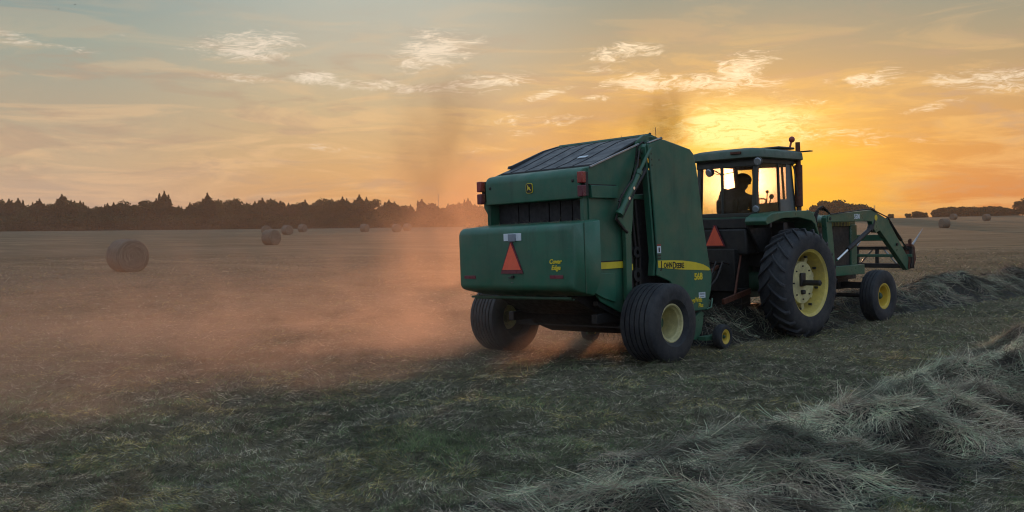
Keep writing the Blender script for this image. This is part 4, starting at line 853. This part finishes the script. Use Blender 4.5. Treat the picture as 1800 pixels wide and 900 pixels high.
# grass, stubble and litter over the mown field: finer nearby, sparser far off
def field_cover():
    parts = []
    n = 720000
    u = RNG.uniform(-.72, .72, n); q = RNG.random(n); y0, y1 = 4.6, 62.0
    # even coverage as the ground recedes
    y = 1 / (1 / y0 - q * (1 / y0 - 1 / y1)); x = u * y
    a, t = at_coords(x, y); d = np.hypot(x, y)
    keep = (near_h(a, t) < .10) | (a > 5) ; keep &= ~((mid_h(a, t) > .12) & (a > 2.4)); x, y, a, t, d = x[keep], y[keep], a[keep], t[keep], d[keep]; n = len(x)
    gpatch = vnoise(x, y, 61, .7) * .4 + vnoise(x, y, 62, .22) * .6
    spot = np.exp(-((x + .65) / .55) ** 2 - ((y - 8.1) / .6) ** 2)
    green = sstep(gpatch, .46, .74) * .6 + spot * .9
    isg = RNG.random(n) < np.clip(green * .75 + .10, 0, .95)
    tuft = vnoise(x, y, 63, .14)
    sc = np.clip((d / 9) ** .75, .85, 3.6)
    up = np.where(isg, RNG.uniform(.5, 1.0, n), RNG.uniform(-.05, .6, n))
    ang = np.where(isg, RNG.uniform(0, 2 * np.pi, n), vnoise(x, y, 64, .5) * 10 + RNG.normal(0, .8, n))
    D = np.stack([np.cos(ang) * (1 - up * .6), np.sin(ang) * (1 - up * .6), up], 1); D /= np.linalg.norm(D, axis=1, keepdims=True)
    L = np.where(isg, RNG.uniform(.02, .06, n) * (1 + 1.0 * spot) * (.7 + .7 * tuft), RNG.gamma(3, .011, n)) * sc ** .7
    Wd = np.where(isg, .0036, .0032) * sc * RNG.uniform(.7, 1.4, n)
    gcol = np.array([[.048, .075, .032], [.062, .088, .036], [.048, .062, .032], [.085, .09, .048]])[RNG.integers(0, 4, n)]
    dcol = np.array([[.15, .13, .095], [.045, .038, .03], [.21, .19, .14], [.03, .026, .02], [.12, .098, .07], [.15, .15, .085]])[np.clip((RNG.random(n) * 3 + tuft * 3.2).astype(int), 0, 5)]
    yel = (vnoise(x, y, 66, .6) > .62) & (RNG.random(n) < .4)
    dcol = np.where(yel[:, None], np.array([.17, .14, .05]), dcol)
    C_ = np.where(isg[:, None], gcol, dcol) * RNG.uniform(1.5, 3.8, (n, 1)) * np.array([1.02, 1.0, .98]) * (.38 + 1.35 * sstep(vnoise(x, y, 69, .20) * .45 + vnoise(x, y, 70, .075) * .55, .2, .8))[:, None] * np.clip(1.15 - d / 70, .6, 1)[:, None]
    z = groundz(x, y) - .004 + np.where(isg, 0, RNG.random(n) * .03 * tuft * sc)
    P = np.stack([x, y, z], 1); bend = RNG.normal(0, .15, (n, 3)) * L[:, None]
    parts.append(strands(P, D, L, Wd, bend, 2, C_))
    # long pale loose straws left by the rake
    n = 4500; y = 1 / (1 / 5.0 - RNG.random(n) * (1 / 5.0 - 1 / 30)); x = RNG.uniform(-.72, .72, n) * y
    a, t = at_coords(x, y); w_ = np.clip(np.exp(-((t - 4.2) / 2.0) ** 2) + .25 + .5 * (vnoise(x, y, 67, .8) > .6), 0, 1); k = RNG.random(n) < w_; x, y = x[k], y[k]; n = len(x)
    ang = vnoise(x, y, 68, .7) * 8 + RNG.normal(0, .7, n); up = RNG.uniform(0, .5, n)
    D = np.stack([np.cos(ang), np.sin(ang), up], 1); D /= np.linalg.norm(D, axis=1, keepdims=True); L = RNG.gamma(4, .045, n)
    P = np.stack([x, y, groundz(x, y) + .02], 1); bend = RNG.normal(0, .2, (n, 3)) * L[:, None]; bend[:, 2] -= L * .3
    parts.append(strands(P, D, L, RNG.uniform(.003, .0055, n) * np.clip((y / 9) ** .6, .9, 2), bend, 4, np.array([.26, .25, .20]) * RNG.uniform(.6, 1.2, (n, 1))))
    V, Fq, Cc = merge(parts); o = link('grass', np_mesh('grass', V, Fq, Cc), GRASSM, None, smooth=0); tag(o, 'short mown grass stubble with loose straws on the field', 'grass', kind='stuff')
field_cover()

def chaff(parent, spots, n, seed):
    rg = np.random.default_rng(seed); Ps = []; 
    for (x0, x1, y0, y1, zf, w_) in spots:
        m = int(n * w_); x = rg.uniform(x0, x1, m); y = rg.uniform(y0, y1, m) if not callable(y0) else y0(x); Ps.append(np.stack([x, y, zf(x, y) + rg.random(m) * .012], 1))
    P = np.concatenate(Ps); m = len(P); D = rg.normal(size=(m, 3)); D[:, 2] *= .25; D /= np.linalg.norm(D, axis=1, keepdims=True)
    V, Fq, Cc = strands(P, D, rg.uniform(.03, .11, m), rg.uniform(.003, .006, m), rg.normal(0, .02, (m, 3)), 2, np.array([.24, .21, .14]) * rg.uniform(.5, 1.3, (m, 1)))
    o = link('chaff', np_mesh('chaff', V, Fq, Cc), HAYM, parent, smooth=0); o['kind'] = 'stuff'
chaff(baler, [(-1.0, 1.1, -1.30, -.82, lambda x, y: 1.925 + (y + 1.3) * .08, .35), (-.95, .95, -1.24, -1.13, lambda x, y: .955 + 0 * x, .25), (.86, .95, -.1, 1.5, lambda x, y: .60 + 0 * x, .2), (-.7, .85, -.25, .6, lambda x, y: 3.03 + y * .3, .06), (-1.1, 1.2, -.06, .06, lambda x, y: .585 + 0 * x, .2), (1.0, 1.05, 1.3, 1.9, lambda x, y: .60 + 0 * x, .3)], 500, 5)
# ================================================================== BALES
def bale_mat():
    m = bpy.data.materials.new('rolled_hay'); m.use_nodes = True; m.node_tree.nodes.clear(); n = NT(m.node_tree)
    o_ = n.new('ShaderNodeTexCoord').outputs['Object']; x, y, z = n.sep(o_)
    r = n.math('SQRT', n.math('ADD', n.math('MULTIPLY', y, y), n.math('MULTIPLY', z, z)))
    ang = n.math('ARCTAN2', z, y)
    rings = n.noise(n.comb(n.math('MULTIPLY', r, 26.0), n.math('MULTIPLY', ang, 1.2), x), 1.0, 5, 0.7, 0.6)
    st = n.noise(n.comb(n.math('MULTIPLY', x, 30.0), n.math('MULTIPLY', ang, 3.0), n.math('MULTIPLY', r, 5.0)), 1.0, 6, 0.7, 0.3)
    endf = n.mapr(n.math('ABSOLUTE', x), .55, .59)
    f = n.mix(endf, st, rings)
    c = n.ramp(f, [(.28, (.045, .036, .026)), (.5, (.13, .105, .072)), (.70, (.23, .195, .135))])
    p = n.new('ShaderNodeBsdfPrincipled'); n.inp(p.inputs['Base Color'], c); p.inputs['Roughness'].default_value = .9
    b = n.new('ShaderNodeBump'); b.inputs['Strength'].default_value = .8; b.inputs['Distance'].default_value = .03; n.inp(b.inputs['Height'], f); n.l.new(b.outputs[0], p.inputs['Normal'])
    o = n.new('ShaderNodeOutputMaterial'); n.l.new(p.outputs[0], o.inputs[0]); return m
BALEM = bale_mat()
def bale_mesh(seed):
    rg = np.random.default_rng(seed); R = .75; prof = [(-.60, 0), (-.612, .2), (-.605, .45), (-.60, .64), (-.575, .71), (-.52, .745)] + [(x, R) for x in np.linspace(-.45, .45, 10)] + [(.52, .745), (.575, .71), (.60, .64), (.605, .45), (.612, .2), (.60, 0)]
    mb = MB(); mb.lathe_x([(x, max(r, .001)) for x, r in prof], 0, 0, 0, 64); V = np.array(mb.v)
    ang = np.arctan2(V[:, 2], V[:, 1]); r = np.hypot(V[:, 1], V[:, 2]); k = 1 + .03 * (vnoise(ang * 3 + 20, V[:, 0] * 6 + 10, seed, 1) - .5) + .03 * (vnoise(ang * 9 + 50, V[:, 0] * 14 + 10, seed + 1, 1) - .5)
    V[:, 1] *= k; V[:, 2] *= k; V[:, 0] += .03 * (vnoise(V[:, 1] * 6 + 9, V[:, 2] * 6 + 9, seed + 2, 1) - .5) * (np.abs(V[:, 0]) > .55)
    V[:, 2] = np.where(V[:, 2] < -.68, -.68 + (V[:, 2] + .68) * .25, V[:, 2]); V[:, 1] *= np.where(V[:, 2] < 0, 1.015, 1.0)
    mb.v = [tuple(v) for v in V]
    return mb
fz = []
def make_bale(seed):
    o = bale_mesh(seed).build('hay_bale', BALEM, None, smooth=60)
    # loose straw fuzz around the roll, in the same mesh
    rg = np.random.default_rng(seed + 9); n = 900; q = rg.uniform(0, 2 * np.pi, n); x = rg.uniform(-.6, .6, n); me = o.data
    bm = bmesh.new(); bm.from_mesh(me)
    for i in range(n):
        p = Vector((x[i], .745 * math.cos(q[i]), .745 * math.sin(q[i]))); 
        if p.z < -.6: continue
        d = Vector((rg.normal(0, .5), math.cos(q[i]) * .5 + rg.normal(0, .6), math.sin(q[i]) * .5 + rg.normal(0, .6))).normalized(); s_ = d.cross(Vector(rg.normal(size=3))).normalized() * .006; L = rg.uniform(.03, .1)
        a_ = bm.verts.new(p - s_); b_ = bm.verts.new(p + s_); c_ = bm.verts.new(p + d * L); bm.faces.new((a_, b_, c_))
    bm.to_mesh(me); bm.free(); return o
BP = [make_bale(100), make_bale(200), make_bale(300)]; used = [0, 0, 0]
def ray_at(px, py, dist):
    d = fwd + rt * ((px - 900) / 1700) + upv * ((450 - py) / 1700); k = dist / d.y; return k * d.x, k * d.y
BALES = [(225, 481, 43.2, -47, 1.0, 'large near round hay bale on the left, its spiral end facing us'), (477, 431, 91, -55, 1.0, 'round bale in front of two overlapping bales near the tree line'),
    (468, 412, 150, -20, 1.0, 'round bale half hidden behind the nearer one'), (505, 411, 150, -50, 1.0, 'left bale of the close pair beside the overlapping bales'), (532, 408, 185, -62, 1.0, 'right bale of the close pair by the tree line'),
    (641, 407, 180, -60, 1.0, 'lone round bale midway along the tree line'), (697, 409, 172, -30, 1.0, 'faint dusty round bale in the haze left of the baler'), (716, 407, 196, -60, 1.0, 'faintest bale in the haze, last one before the baler'),
    (1660, 396, 150, 80, 1.0, 'nearest of the three round bales on the right rise'), (1676, 388, 235, 60, 1.0, 'bale peeking from behind the nearest one on the right rise'), (1734, 388, 212, 75, 1.0, 'bale standing alone at far right on the rise')]
for i, (px, py, dist, azd, sc, lab) in enumerate(BALES):
    k = i % 3; o = BP[k]
    if used[k]: o = BP[k].copy(); COL.objects.link(o)
    used[k] = 1; x, y = ray_at(px, py, dist); o.location = (x, y, tz(x, y) + .69 * sc); o.scale = (sc, sc, sc)
    o.rotation_euler = (random.uniform(-.4, .4) * 0, 0, math.pi / 2 - rad(azd)); tag(o, lab, 'hay bale', 'round hay bales left on the field')

# ================================================================== TREES
def leaf_mat(name, c0, c1):
    m = bpy.data.materials.new(name); m.use_nodes = True; m.node_tree.nodes.clear(); n = NT(m.node_tree)
    geo = n.new('ShaderNodeNewGeometry').outputs['Random Per Island']; oi = n.new('ShaderNodeObjectInfo').outputs['Random']
    c = n.mix(n.math('MULTIPLY', n.math('ADD', geo, oi), .5), c0, c1)
    d = n.new('ShaderNodeBsdfDiffuse'); n.inp(d.inputs[0], c); t = n.new('ShaderNodeBsdfTranslucent'); n.inp(t.inputs[0], c)
    mx = n.new('ShaderNodeMixShader'); mx.inputs[0].default_value = .25; n.l.new(d.outputs[0], mx.inputs[1]); n.l.new(t.outputs[0], mx.inputs[2])
    o = n.new('ShaderNodeOutputMaterial'); n.l.new(mx.outputs[0], o.inputs[0]); return m
CEDAR = leaf_mat('cedar_foliage', (.022, .030, .014), (.040, .052, .022)); BROAD = leaf_mat('broad_foliage', (.028, .038, .014), (.055, .065, .025)); BARK = mat('bark', (.05, .038, .028), .9, var=.3)
def cards(P, size, rg, upb=.0):
    n = len(P); a = rg.normal(size=(n, 3)); a[:, 2] += upb; a /= np.linalg.norm(a, axis=1, keepdims=True); b = np.cross(a, rg.normal(size=(n, 3))); b /= np.linalg.norm(b, axis=1, keepdims=True)
    a = a * size[:, None]; b = b * (size * .5)[:, None]
    V = np.stack([P - a * .6, P + b, P + a, P - b], 1).reshape(-1, 3); return V, np.arange(4 * n).reshape(-1, 4)
def cedar(seed, H_, Rr):
    rg = np.random.default_rng(seed); n = 3400; h = rg.random(n) ** 1.15; ang = rg.uniform(0, 2 * np.pi, n)
    ntip = rg.integers(4, 8); prof = np.where(h < .62, 1 - .18 * h, .89 * (1 - (h - .62) / .38) ** .72)
    lump = .62 + .76 * vnoise(ang * 2.2 + 10, h * 9, seed, 1)
    r = Rr * prof * lump * rg.random(n) ** .4; P = np.stack([r * np.cos(ang), r * np.sin(ang), h * H_ * .96 + .2], 1)
    sp = []
    for k in range(ntip):                      # secondary leaders that break the outline
        q = rg.uniform(0, 6.28); rr2 = Rr * rg.uniform(.3, .62); hb = H_ * rg.uniform(.62, .82); ht_ = H_ * rg.uniform(.10, .17); m = 110
        hh = rg.random(m); rad_ = .42 * (1 - hh) ** .8 * rg.random(m) ** .5 * Rr * .4; aa2 = rg.uniform(0, 6.28, m)
        sp.append(np.stack([rr2 * math.cos(q) + rad_ * np.cos(aa2), rr2 * math.sin(q) + rad_ * np.sin(aa2), hb + hh * ht_ * 1.3], 1))
    m = 60; hh = rg.random(m); sp.append(np.stack([rg.normal(0, .10, m) * (1.2 - hh), rg.normal(0, .1, m) * (1.2 - hh), H_ * (.93 + .12 * hh)], 1))
    P = np.concatenate([P] + sp); return cards(P, rg.uniform(.22, .55, len(P)), rg, .5)
def broad(seed, H_, Rr, low=.06, nl=16):
    rg = np.random.default_rng(seed); Ps = []
    for k in range(nl):
        q = rg.uniform(0, 6.28); hh = rg.uniform(low + .12, .86); rr2 = Rr * math.sin(math.pi * min(1, hh * .78 + .12)) * rg.uniform(.2, .72); s_ = Rr * rg.uniform(.28, .46); m = 210
        v = rg.normal(size=(m, 3)); v /= np.linalg.norm(v, axis=1, keepdims=True); v *= (rg.random((m, 1)) ** .35) * s_ * rg.uniform(.8, 1.15, (m, 1))
        Ps.append(v * np.array([1, 1, .8]) + np.array([rr2 * math.cos(q), rr2 * math.sin(q), min(hh * H_, H_ - s_ * .8)]))
    P = np.concatenate(Ps); P[:, 2] = np.maximum(P[:, 2], .15); return cards(P, rg.uniform(.25, .6, len(P)), rg)
PROT = {}
def proto(key, kind, seed, H_, Rr, **kw):
    V, Fq = (cedar if kind == 'cedar' else broad)(seed, H_, Rr, **kw); me = np_mesh('crown', V, Fq); me.materials.append(CEDAR if kind == 'cedar' else BROAD)
    mb = MB(); rg = random.Random(seed); top_ = H_ * (.9 if kind == 'cedar' else .6)
    mb.tube([(0, 0, -.3), (0, 0, .5), (rg.uniform(-.2, .2), rg.uniform(-.2, .2), top_ * .5), (rg.uniform(-.3, .3), 0, top_)], [.30, .22, .15, .04], 8)
    for k in range(6 if kind == 'cedar' else 9):
        q = rg.uniform(0, 6.28); z0 = top_ * rg.uniform(.2, .85); l_ = Rr * rg.uniform(.4, .8)
        mb.tube([(0, 0, z0), (l_ * .5 * math.cos(q), l_ * .5 * math.sin(q), z0 + l_ * .35), (l_ * math.cos(q), l_ * math.sin(q), z0 + l_ * .6)], [.09, .06, .02], 5)
    tm = mb.build('trunk', BARK, None); tme = tm.data; bpy.data.objects.remove(tm); PROT[key] = (kind, me, tme, H_, Rr)
for k in range(6): proto('c%d' % k, 'cedar', 500 + k, 10.0, 3.0 + .35 * (k % 3))
for k in range(4): proto('b%d' % k, 'broad', 600 + k, 10.0, 4.6 + .5 * (k % 2))
for k in range(3): proto('s%d' % k, 'broad', 700 + k, 5.0, 4.0, low=-.06, nl=20)
def tree(key, x, y, H_, wsc, label, group):
    kind, me, tme, h0, _ = PROT[key]; s = H_ / h0
    r_ = empty({'cedar': 'cedar_tree', 'broad': 'broadleaf_tree'}[kind], Matrix.Translation((x, y, tz(x, y) - .1)) @ Matrix.Rotation(random.uniform(0, 6.28), 4, 'Z') @ Matrix.Diagonal((s * wsc, s * wsc, s, 1)))
    for nm, m_ in (('crown', me), ('trunk', tme)):
        o = bpy.data.objects.new(nm, m_); COL.objects.link(o); o.parent = r_
    return tag(r_, label, 'tree', group)
def place_tree(key, px, dist, top, base, wsc, label, group):
    x, y = ray_at(px, 400, dist); z0 = tz(x, y); d = fwd + rt * ((px - 900) / 1700) + upv * ((450 - top) / 1700); k = dist / d.y; ztop = CAM_H + d.z * k
    return tree(key, x, y, max(ztop - z0, 1.5), wsc, label, group)
GL = 'trees of the long far tree line on the left'
front_t = [(-90, 356, 'c'), (-62, 350, 'c'), (-34, 354, 'b'), (-8, 352, 'c'), (6, 349, 'c'), (17, 353, 'c'), (33, 352, 'c'), (50, 359, 'b'), (66, 356, 'c'), (71, 353, 'c'), (84, 360, 'c'), (98, 355, 'b'), (110, 345, 'c'), (126, 350, 'c'), (142, 356, 'c'), (152, 364, 'c'), (176, 362, 'c'), (190, 360, 'c'), (201, 359, 'c'),
    (214, 356, 'b'), (226, 351, 'b'), (243, 358, 'b'), (262, 350, 'c'), (276, 352, 'c'), (290, 341, 'c'), (300, 362, 'c'), (315, 364, 'c'), (335, 359, 'c'), (350, 352, 'c'), (366, 343, 'c'), (381, 351, 'b'), (398, 353, 'b'), (412, 348, 'b'), (425, 352, 'b'), (438, 357, 'c'), (449, 357, 'c'), (462, 352, 'c'), (481, 350, 'c'), (494, 356, 'c'), (508, 360, 'c'), (525, 354, 'c'), (537, 355, 'c'),
    (552, 355, 'b'), (568, 347, 'b'), (584, 350, 'b'), (603, 349, 'c'), (616, 353, 'b'), (632, 346, 'c'), (645, 350, 'c'), (659, 348, 'c'), (684, 354, 'c'), (694, 357, 'c'), (706, 360, 'b'), (722, 362, 'c'), (742, 353, 'c'), (756, 355, 'c'), (770, 361, 'b'), (788, 361, 'c'), (804, 356, 'b'), (823, 352, 'c'), (838, 359, 'b'), (852, 361, 'c'), (872, 356, 'c'), (894, 352, 'b'), (920, 357, 'c'), (950, 352, 'b'), (985, 356, 'c')]
front_t = [(p_, t_, 'b' if (k_ == 'c' and p_ not in (110, 290, 366, 632, 152) and i_ % 3 == 1) else k_) for i_, (p_, t_, k_) in enumerate(front_t)]
special = {110: 'tall pointed cedar at the peak of the far left tree line', 290: 'tallest pointed cedar, standing over the near bale side of the tree line', 366: 'cedar with a thin leader above the gap right of the tall cedar', 568: 'broad round topped tree in the middle of the tree line',
    226: 'round topped tree left of the tall pointed cedar', 412: 'flat crowned broad tree with a side tuft in the tree line', 659: 'leaning crowned tree at the notch in the tree line', 152: 'low cedar beside the dip in the left tree line', 632: 'dark spiky cedar left of the notch in the tree line'}
def seclabel(px, k):
    sec = 'far left end of the tree line' if px < 160 else 'tree line above the near left bale' if px < 330 else 'tree line left of the overlapping bales' if px < 470 else 'tree line behind the small bales' if px < 670 else 'hazy orange tree line beside the baler'
    return ('dark pointed cedar in the ' if k == 'c' else 'dark rounded tree in the ') + sec
for i, (px, top, k) in enumerate(front_t):
    key = k + str(random.randrange(6 if k == 'c' else 4)); dist = 335 + random.uniform(-8, 12)
    lab = special.get(px) or seclabel(px, k)
    place_tree(key, px, dist, top - (1 if k == 'c' else 0), 405, random.uniform(.85, 1.1), lab, GL if px in special else lab.replace('dark ', '').replace(' in the ', 's in the '))
for i, px in enumerate(range(-100, 1000, 15)):            # understorey that closes the foot of the line
    gap = abs(px - 165) < 14
    key = 'b' + str(i % 4); sec = seclabel(px, 'b').replace('dark rounded tree in the', 'low bushy tree filling the foot of the')
    place_tree(key, px + random.uniform(-4, 4), 349 + random.uniform(0, 8), (372 if gap else 364) + random.uniform(-3, 4), 405, 1.35, sec, sec.replace('low bushy tree', 'low bushy trees'))
    key = 's0'; sec2 = seclabel(px, 'b').replace('dark rounded tree in the', 'low shrubby tree at the front of the')
    place_tree(key, px + random.uniform(-5, 5), 325 + random.uniform(0, 4), 381 + random.uniform(-4, 4), 405, 1.2, sec2, sec2.replace('low shrubby tree', 'low shrubby trees'))
# right rise
for px, top, w_, key, dist, lab in ((1462, 352, 1.2, 's0', 330, 'large rounded tree glowing orange behind the loader hoses'), (1482, 357, 1.1, 's1', 335, 'rounded tree right of the large one behind the loader'), (1440, 361, 1.2, 's2', 335, 'low rounded tree at the cab side of the orange clump'),
        (1508, 358, 1.1, 's1', 325, 'rounded tree behind the peak of the loader arm'), (1522, 364, 1.1, 's2', 330, 'small rounded tree on the right edge of the orange clump'), (1566, 377, 1.0, 's0', 315, 'tiny bush on the skyline right of the loader arm'),
        (1596, 376, 1.1, 's0', 312, 'small bush left of the open crowned bush on the skyline'), (1612, 371, 1.3, 's0', 310, 'open crowned bush on the skyline right of the bale spear'), (1624, 373, 1.1, 's0', 312, 'small dense bush touching the open crowned bush')):
    place_tree(key, px, dist, top, 385, w_, lab, 'trees along the right skyline')
for i, (px, top) in enumerate([(1648, 368), (1657, 365), (1668, 364), (1680, 363), (1692, 364), (1703, 363), (1715, 364), (1727, 364), (1738, 363), (1748, 362), (1760, 364), (1771, 366), (1782, 368)]):
    place_tree('s' + str(i % 3), px, 330 + random.uniform(0, 8), top, 380, 1.35, 'dark rounded tree in the even hedge line above the right bales', 'rounded trees in the even hedge line above the right bales')
for px, top in ((1793, 352), (1806, 347), (1822, 350), (1845, 356)):
    place_tree('b' + str(px % 4), px, 318, top, 378, 1.2, 'taller dark tree cut by the right edge of the photo' if px < 1800 else 'tall dark tree beyond the right edge', 'trees along the right skyline')

# ------------------------------------------------------------------ masts and birds
def mast(px, dist, top, lab):
    x, y = ray_at(px, 400, dist); d = fwd + rt * ((px - 900) / 1700) + upv * ((450 - top) / 1700); zt = CAM_H + d.z * dist / d.y; z0 = tz(x, y) - .2
    mb = MB(); mb.tube([(0, 0, 0), (0, 0, zt - z0)], [.16, .08], 8)
    for k in range(5): addbar(mb, (-.5, 0, (zt - z0) * (.80 + .045 * k)), (.5, 0, (zt - z0) * (.80 + .045 * k)), .06, .06)
    o = mb.build('radio_mast', STEEL, None); o.location = (x, y, z0); tag(o, lab, 'mast', 'thin radio masts on the horizon')
mast(771, 420, 341, 'thin radio mast rising from the hazy trees left of the baler'); mast(1537, 420, 361, 'thin radio mast on the skyline above the loader arm')
for px, py, s_, lab in ((132, 8, .8, 'tiny bird high at the top left, the right one of two'), (103, 16, .7, 'tiny bird high at the top left, the lower left one of two')):
    d = fwd + rt * ((px - 900) / 1700) + upv * ((450 - py) / 1700); p = Vector((0, 0, CAM_H)) + d * 180
    mb = MB(); mb.tube([(0, -.16, 0), (0, -.05, .0), (0, .1, .01), (0, .2, 0)], [.01, .045, .05, .01], 8)
    for sx in (-1, 1): mb.add([(0, -.03, .03), (0, .08, .03), (sx * .22, .06, .12), (sx * .22, -.02, .12), (sx * .45, .0, .05), (0, -.03, .018), (0, .08, .018), (sx * .22, .06, .108), (sx * .22, -.02, .108), (sx * .45, .0, .045)], [(0, 1, 2, 3), (3, 2, 4), (5, 8, 7, 6), (8, 9, 7), (0, 3, 8, 5), (1, 6, 7, 2), (3, 4, 9, 8), (2, 7, 9, 4), (0, 5, 6, 1)])
    mb.tube([(0, -.16, 0), (0, -.26, 0)], [.02, .035], 6)
    o = mb.build('bird', BLACK, None); o.location = p; o.scale = (s_,) * 3; o.rotation_euler = (0, .3, random.uniform(0, 6)); tag(o, lab, 'bird', 'birds in the sky')

# ================================================================== DUST AND HAZE
def dust(name, M, half, build, col, aniso, label):
    """closed box; density is shaped inside by object coordinates scaled to -1..1"""
    mb = MB(); mb.box(-half[0], half[0], -half[1], half[1], -half[2], half[2])
    m = bpy.data.materials.new(name); m.use_nodes = True; m.node_tree.nodes.clear(); n = NT(m.node_tree)
    oc = n.new('ShaderNodeTexCoord').outputs['Object']; nrm = n.vmath('DIVIDE', oc, half)
    dens = build(n, oc, nrm)
    v = n.new('ShaderNodeVolumePrincipled'); n.inp(v.inputs['Density'], dens); v.inputs['Color'].default_value = tuple(col) + (1,); v.inputs['Anisotropy'].default_value = aniso
    o = n.new('ShaderNodeOutputMaterial'); n.l.new(v.outputs[0], o.inputs['Volume'])
    ob = mb.build(name, m, None, smooth=0); ob.matrix_world = M; return tag(ob, label, 'dust', kind='stuff')
def local_frame(a, t, z):
    x, y = xy_from(a, t); p, q_ = rad(45), 0
    return Matrix(((RB[0], UB[0], 0, x), (RB[1], UB[1], 0, y), (0, 0, 1, z), (0, 0, 0, 1)))
# ground hugging trail: from under the baler back along its track and away over the field (local x = across, y = forward)
def trail(n, oc, nr):
    x, y, z = n.sep(oc); nx, ny, nz = n.sep(nr)
    nb = n.noise(n.vmath('MULTIPLY', oc, (1.0, .6, 1.6)), .7, 5, .62, .7); nf = n.noise(oc, .16, 3, .55, .3)
    edge = n.mapr(n.math('ADD', n.math('ADD', x, n.math('MULTIPLY', n.math('SUBTRACT', nb, .5), 2.0)), n.mapr(y, 12.0, -10.0, 0.0, -1.6)), 8.9, 7.7)   # soft near edge
    far = n.math('ADD', n.mapr(nx, -.45, .5), n.mapr(nx, -1.0, -.3, 0, .05)); back = n.mapr(ny, -1.0, -.55); frontf = n.mapr(n.math('ADD', y, n.math('MULTIPLY', x, .35)), 21.0, 15.5)
    hsc = n.mapr(x, 9.0, -6.0, .42, 1.0)
    hh = n.math('EXPONENT', n.math('MULTIPLY', n.math('DIVIDE', n.math('ADD', z, 2.2), hsc), -1.0))
    strong = n.mapr(n.math('ADD', y, n.math('MULTIPLY', n.math('SUBTRACT', 9.0, x), -.35)), -14, 14, .55, 1.35)
    dd = n.math('MULTIPLY', n.math('MULTIPLY', edge, far), n.math('MULTIPLY', back, frontf))
    dd = n.math('MULTIPLY', n.math('MULTIPLY', dd, hh), n.math('MULTIPLY', n.math('MULTIPLY', n.mapr(nb, .36, .64, .04, 1.5), n.mapr(n.noise(n.vmath('MULTIPLY', oc, (1.0, .5, 1.5)), 1.7, 4, .65, .6), .35, .65, .45, 1.5)), n.mapr(nf, .35, .65, .5, 1.2)))
    return n.math('MULTIPLY', n.math('MULTIPLY', dd, strong), DUST_D)
DUST_D = 0.235
dust('dust_trail', local_frame(-14.0, -7.9, 2.1), (10.5, 19.5, 2.4), trail, (.88, .65, .50), .55, 'low orange dust trail spreading over the field behind the baler')
def puff(dn, sc, cut=(.36, .68)):
    def f(n, oc, nr):
        r = n.vmath('LENGTH', nr, out=1); nb = n.noise(oc, sc, 5, .62, .5)
        return n.math('MULTIPLY', n.math('MULTIPLY', n.mapr(r, 1.0, .05), n.mapr(nb, cut[0], cut[1], .1, 1.1)), dn)
    return f
def wpos(px, py, dist): 
    d = fwd + rt * ((px - 900) / 1700) + upv * ((450 - py) / 1700); k = dist / d.y; return Vector((0, 0, CAM_H)) + d * k
def puff_at(px, py, dist, half, dn, sc, label, col=(.86, .62, .46), an=.5, tilt=0):
    p = wpos(px, py, dist); return dust('dust_puff', Matrix.Translation(p) @ Matrix.Rotation(tilt, 4, 'Y'), half, puff(dn, sc), col, an, label)
puff_at(775, 250, 30, (2.3, 3.2, 3.6), .23, .6, 'brown dust plume standing above the tree line left of the baler', (.42, .22, .13), .1)
puff_at(800, 430, 31, (3.6, 6, 4.4), .13, .5, 'orange dust drifting beside the rear of the baler', (.9, .62, .42), .6)
puff_at(1165, 215, 19, (.80, 1.2, 1.0), 1.2, .9, 'dark dust and smoke hanging above the baler in front of the sun', (.42, .18, .05), .1)
puff_at(1080, 215, 19.5, (2.0, 1.6, 1.0), .22, .9, 'thin brown dust drifting left from the dark smoke above the baler', (.42, .2, .08), .1)
# air
def haze():
    mb = MB(); mb.box(-620, 620, -60, 640, -7.5, 34); m = bpy.data.materials.new('haze'); m.use_nodes = True; m.node_tree.nodes.clear(); n = NT(m.node_tree)
    v = n.new('ShaderNodeVolumePrincipled'); v.inputs['Density'].default_value = HAZE_D; v.inputs['Color'].default_value = (.95, .78, .62, 1); v.inputs['Anisotropy'].default_value = .35
    o = n.new('ShaderNodeOutputMaterial'); n.l.new(v.outputs[0], o.inputs['Volume']); ob = mb.build('haze', m, None, smooth=0); ob['kind'] = 'stuff'; ob['label'] = 'thin warm evening haze over the field'; ob['category'] = 'haze'
HAZE_D = 0.00030
haze()

for nm, nn in (('pickup_end', 'pickup_end'), ('recess_post', 'recess_post'), ('bolt_hole', 'bolt_hole'), ('roller_end', 'roller_end'), ('rivet', 'rivet'), ('cover_lip', 'cover_lip'), ('bolt_head', 'bolt_head'), ('wheel_bolts', 'wheel_bolt'), ('rim_lug', 'rim_lug'), ('hub_clamp', 'hub_clamp'), ('gauge_wheel_arm', 'gauge_wheel_arm'), ('ram_fitting', 'ram_fitting')):
    for o in [o for o in bpy.data.objects if o.name.split('.')[0] == nm]: split_loose(o, nn)
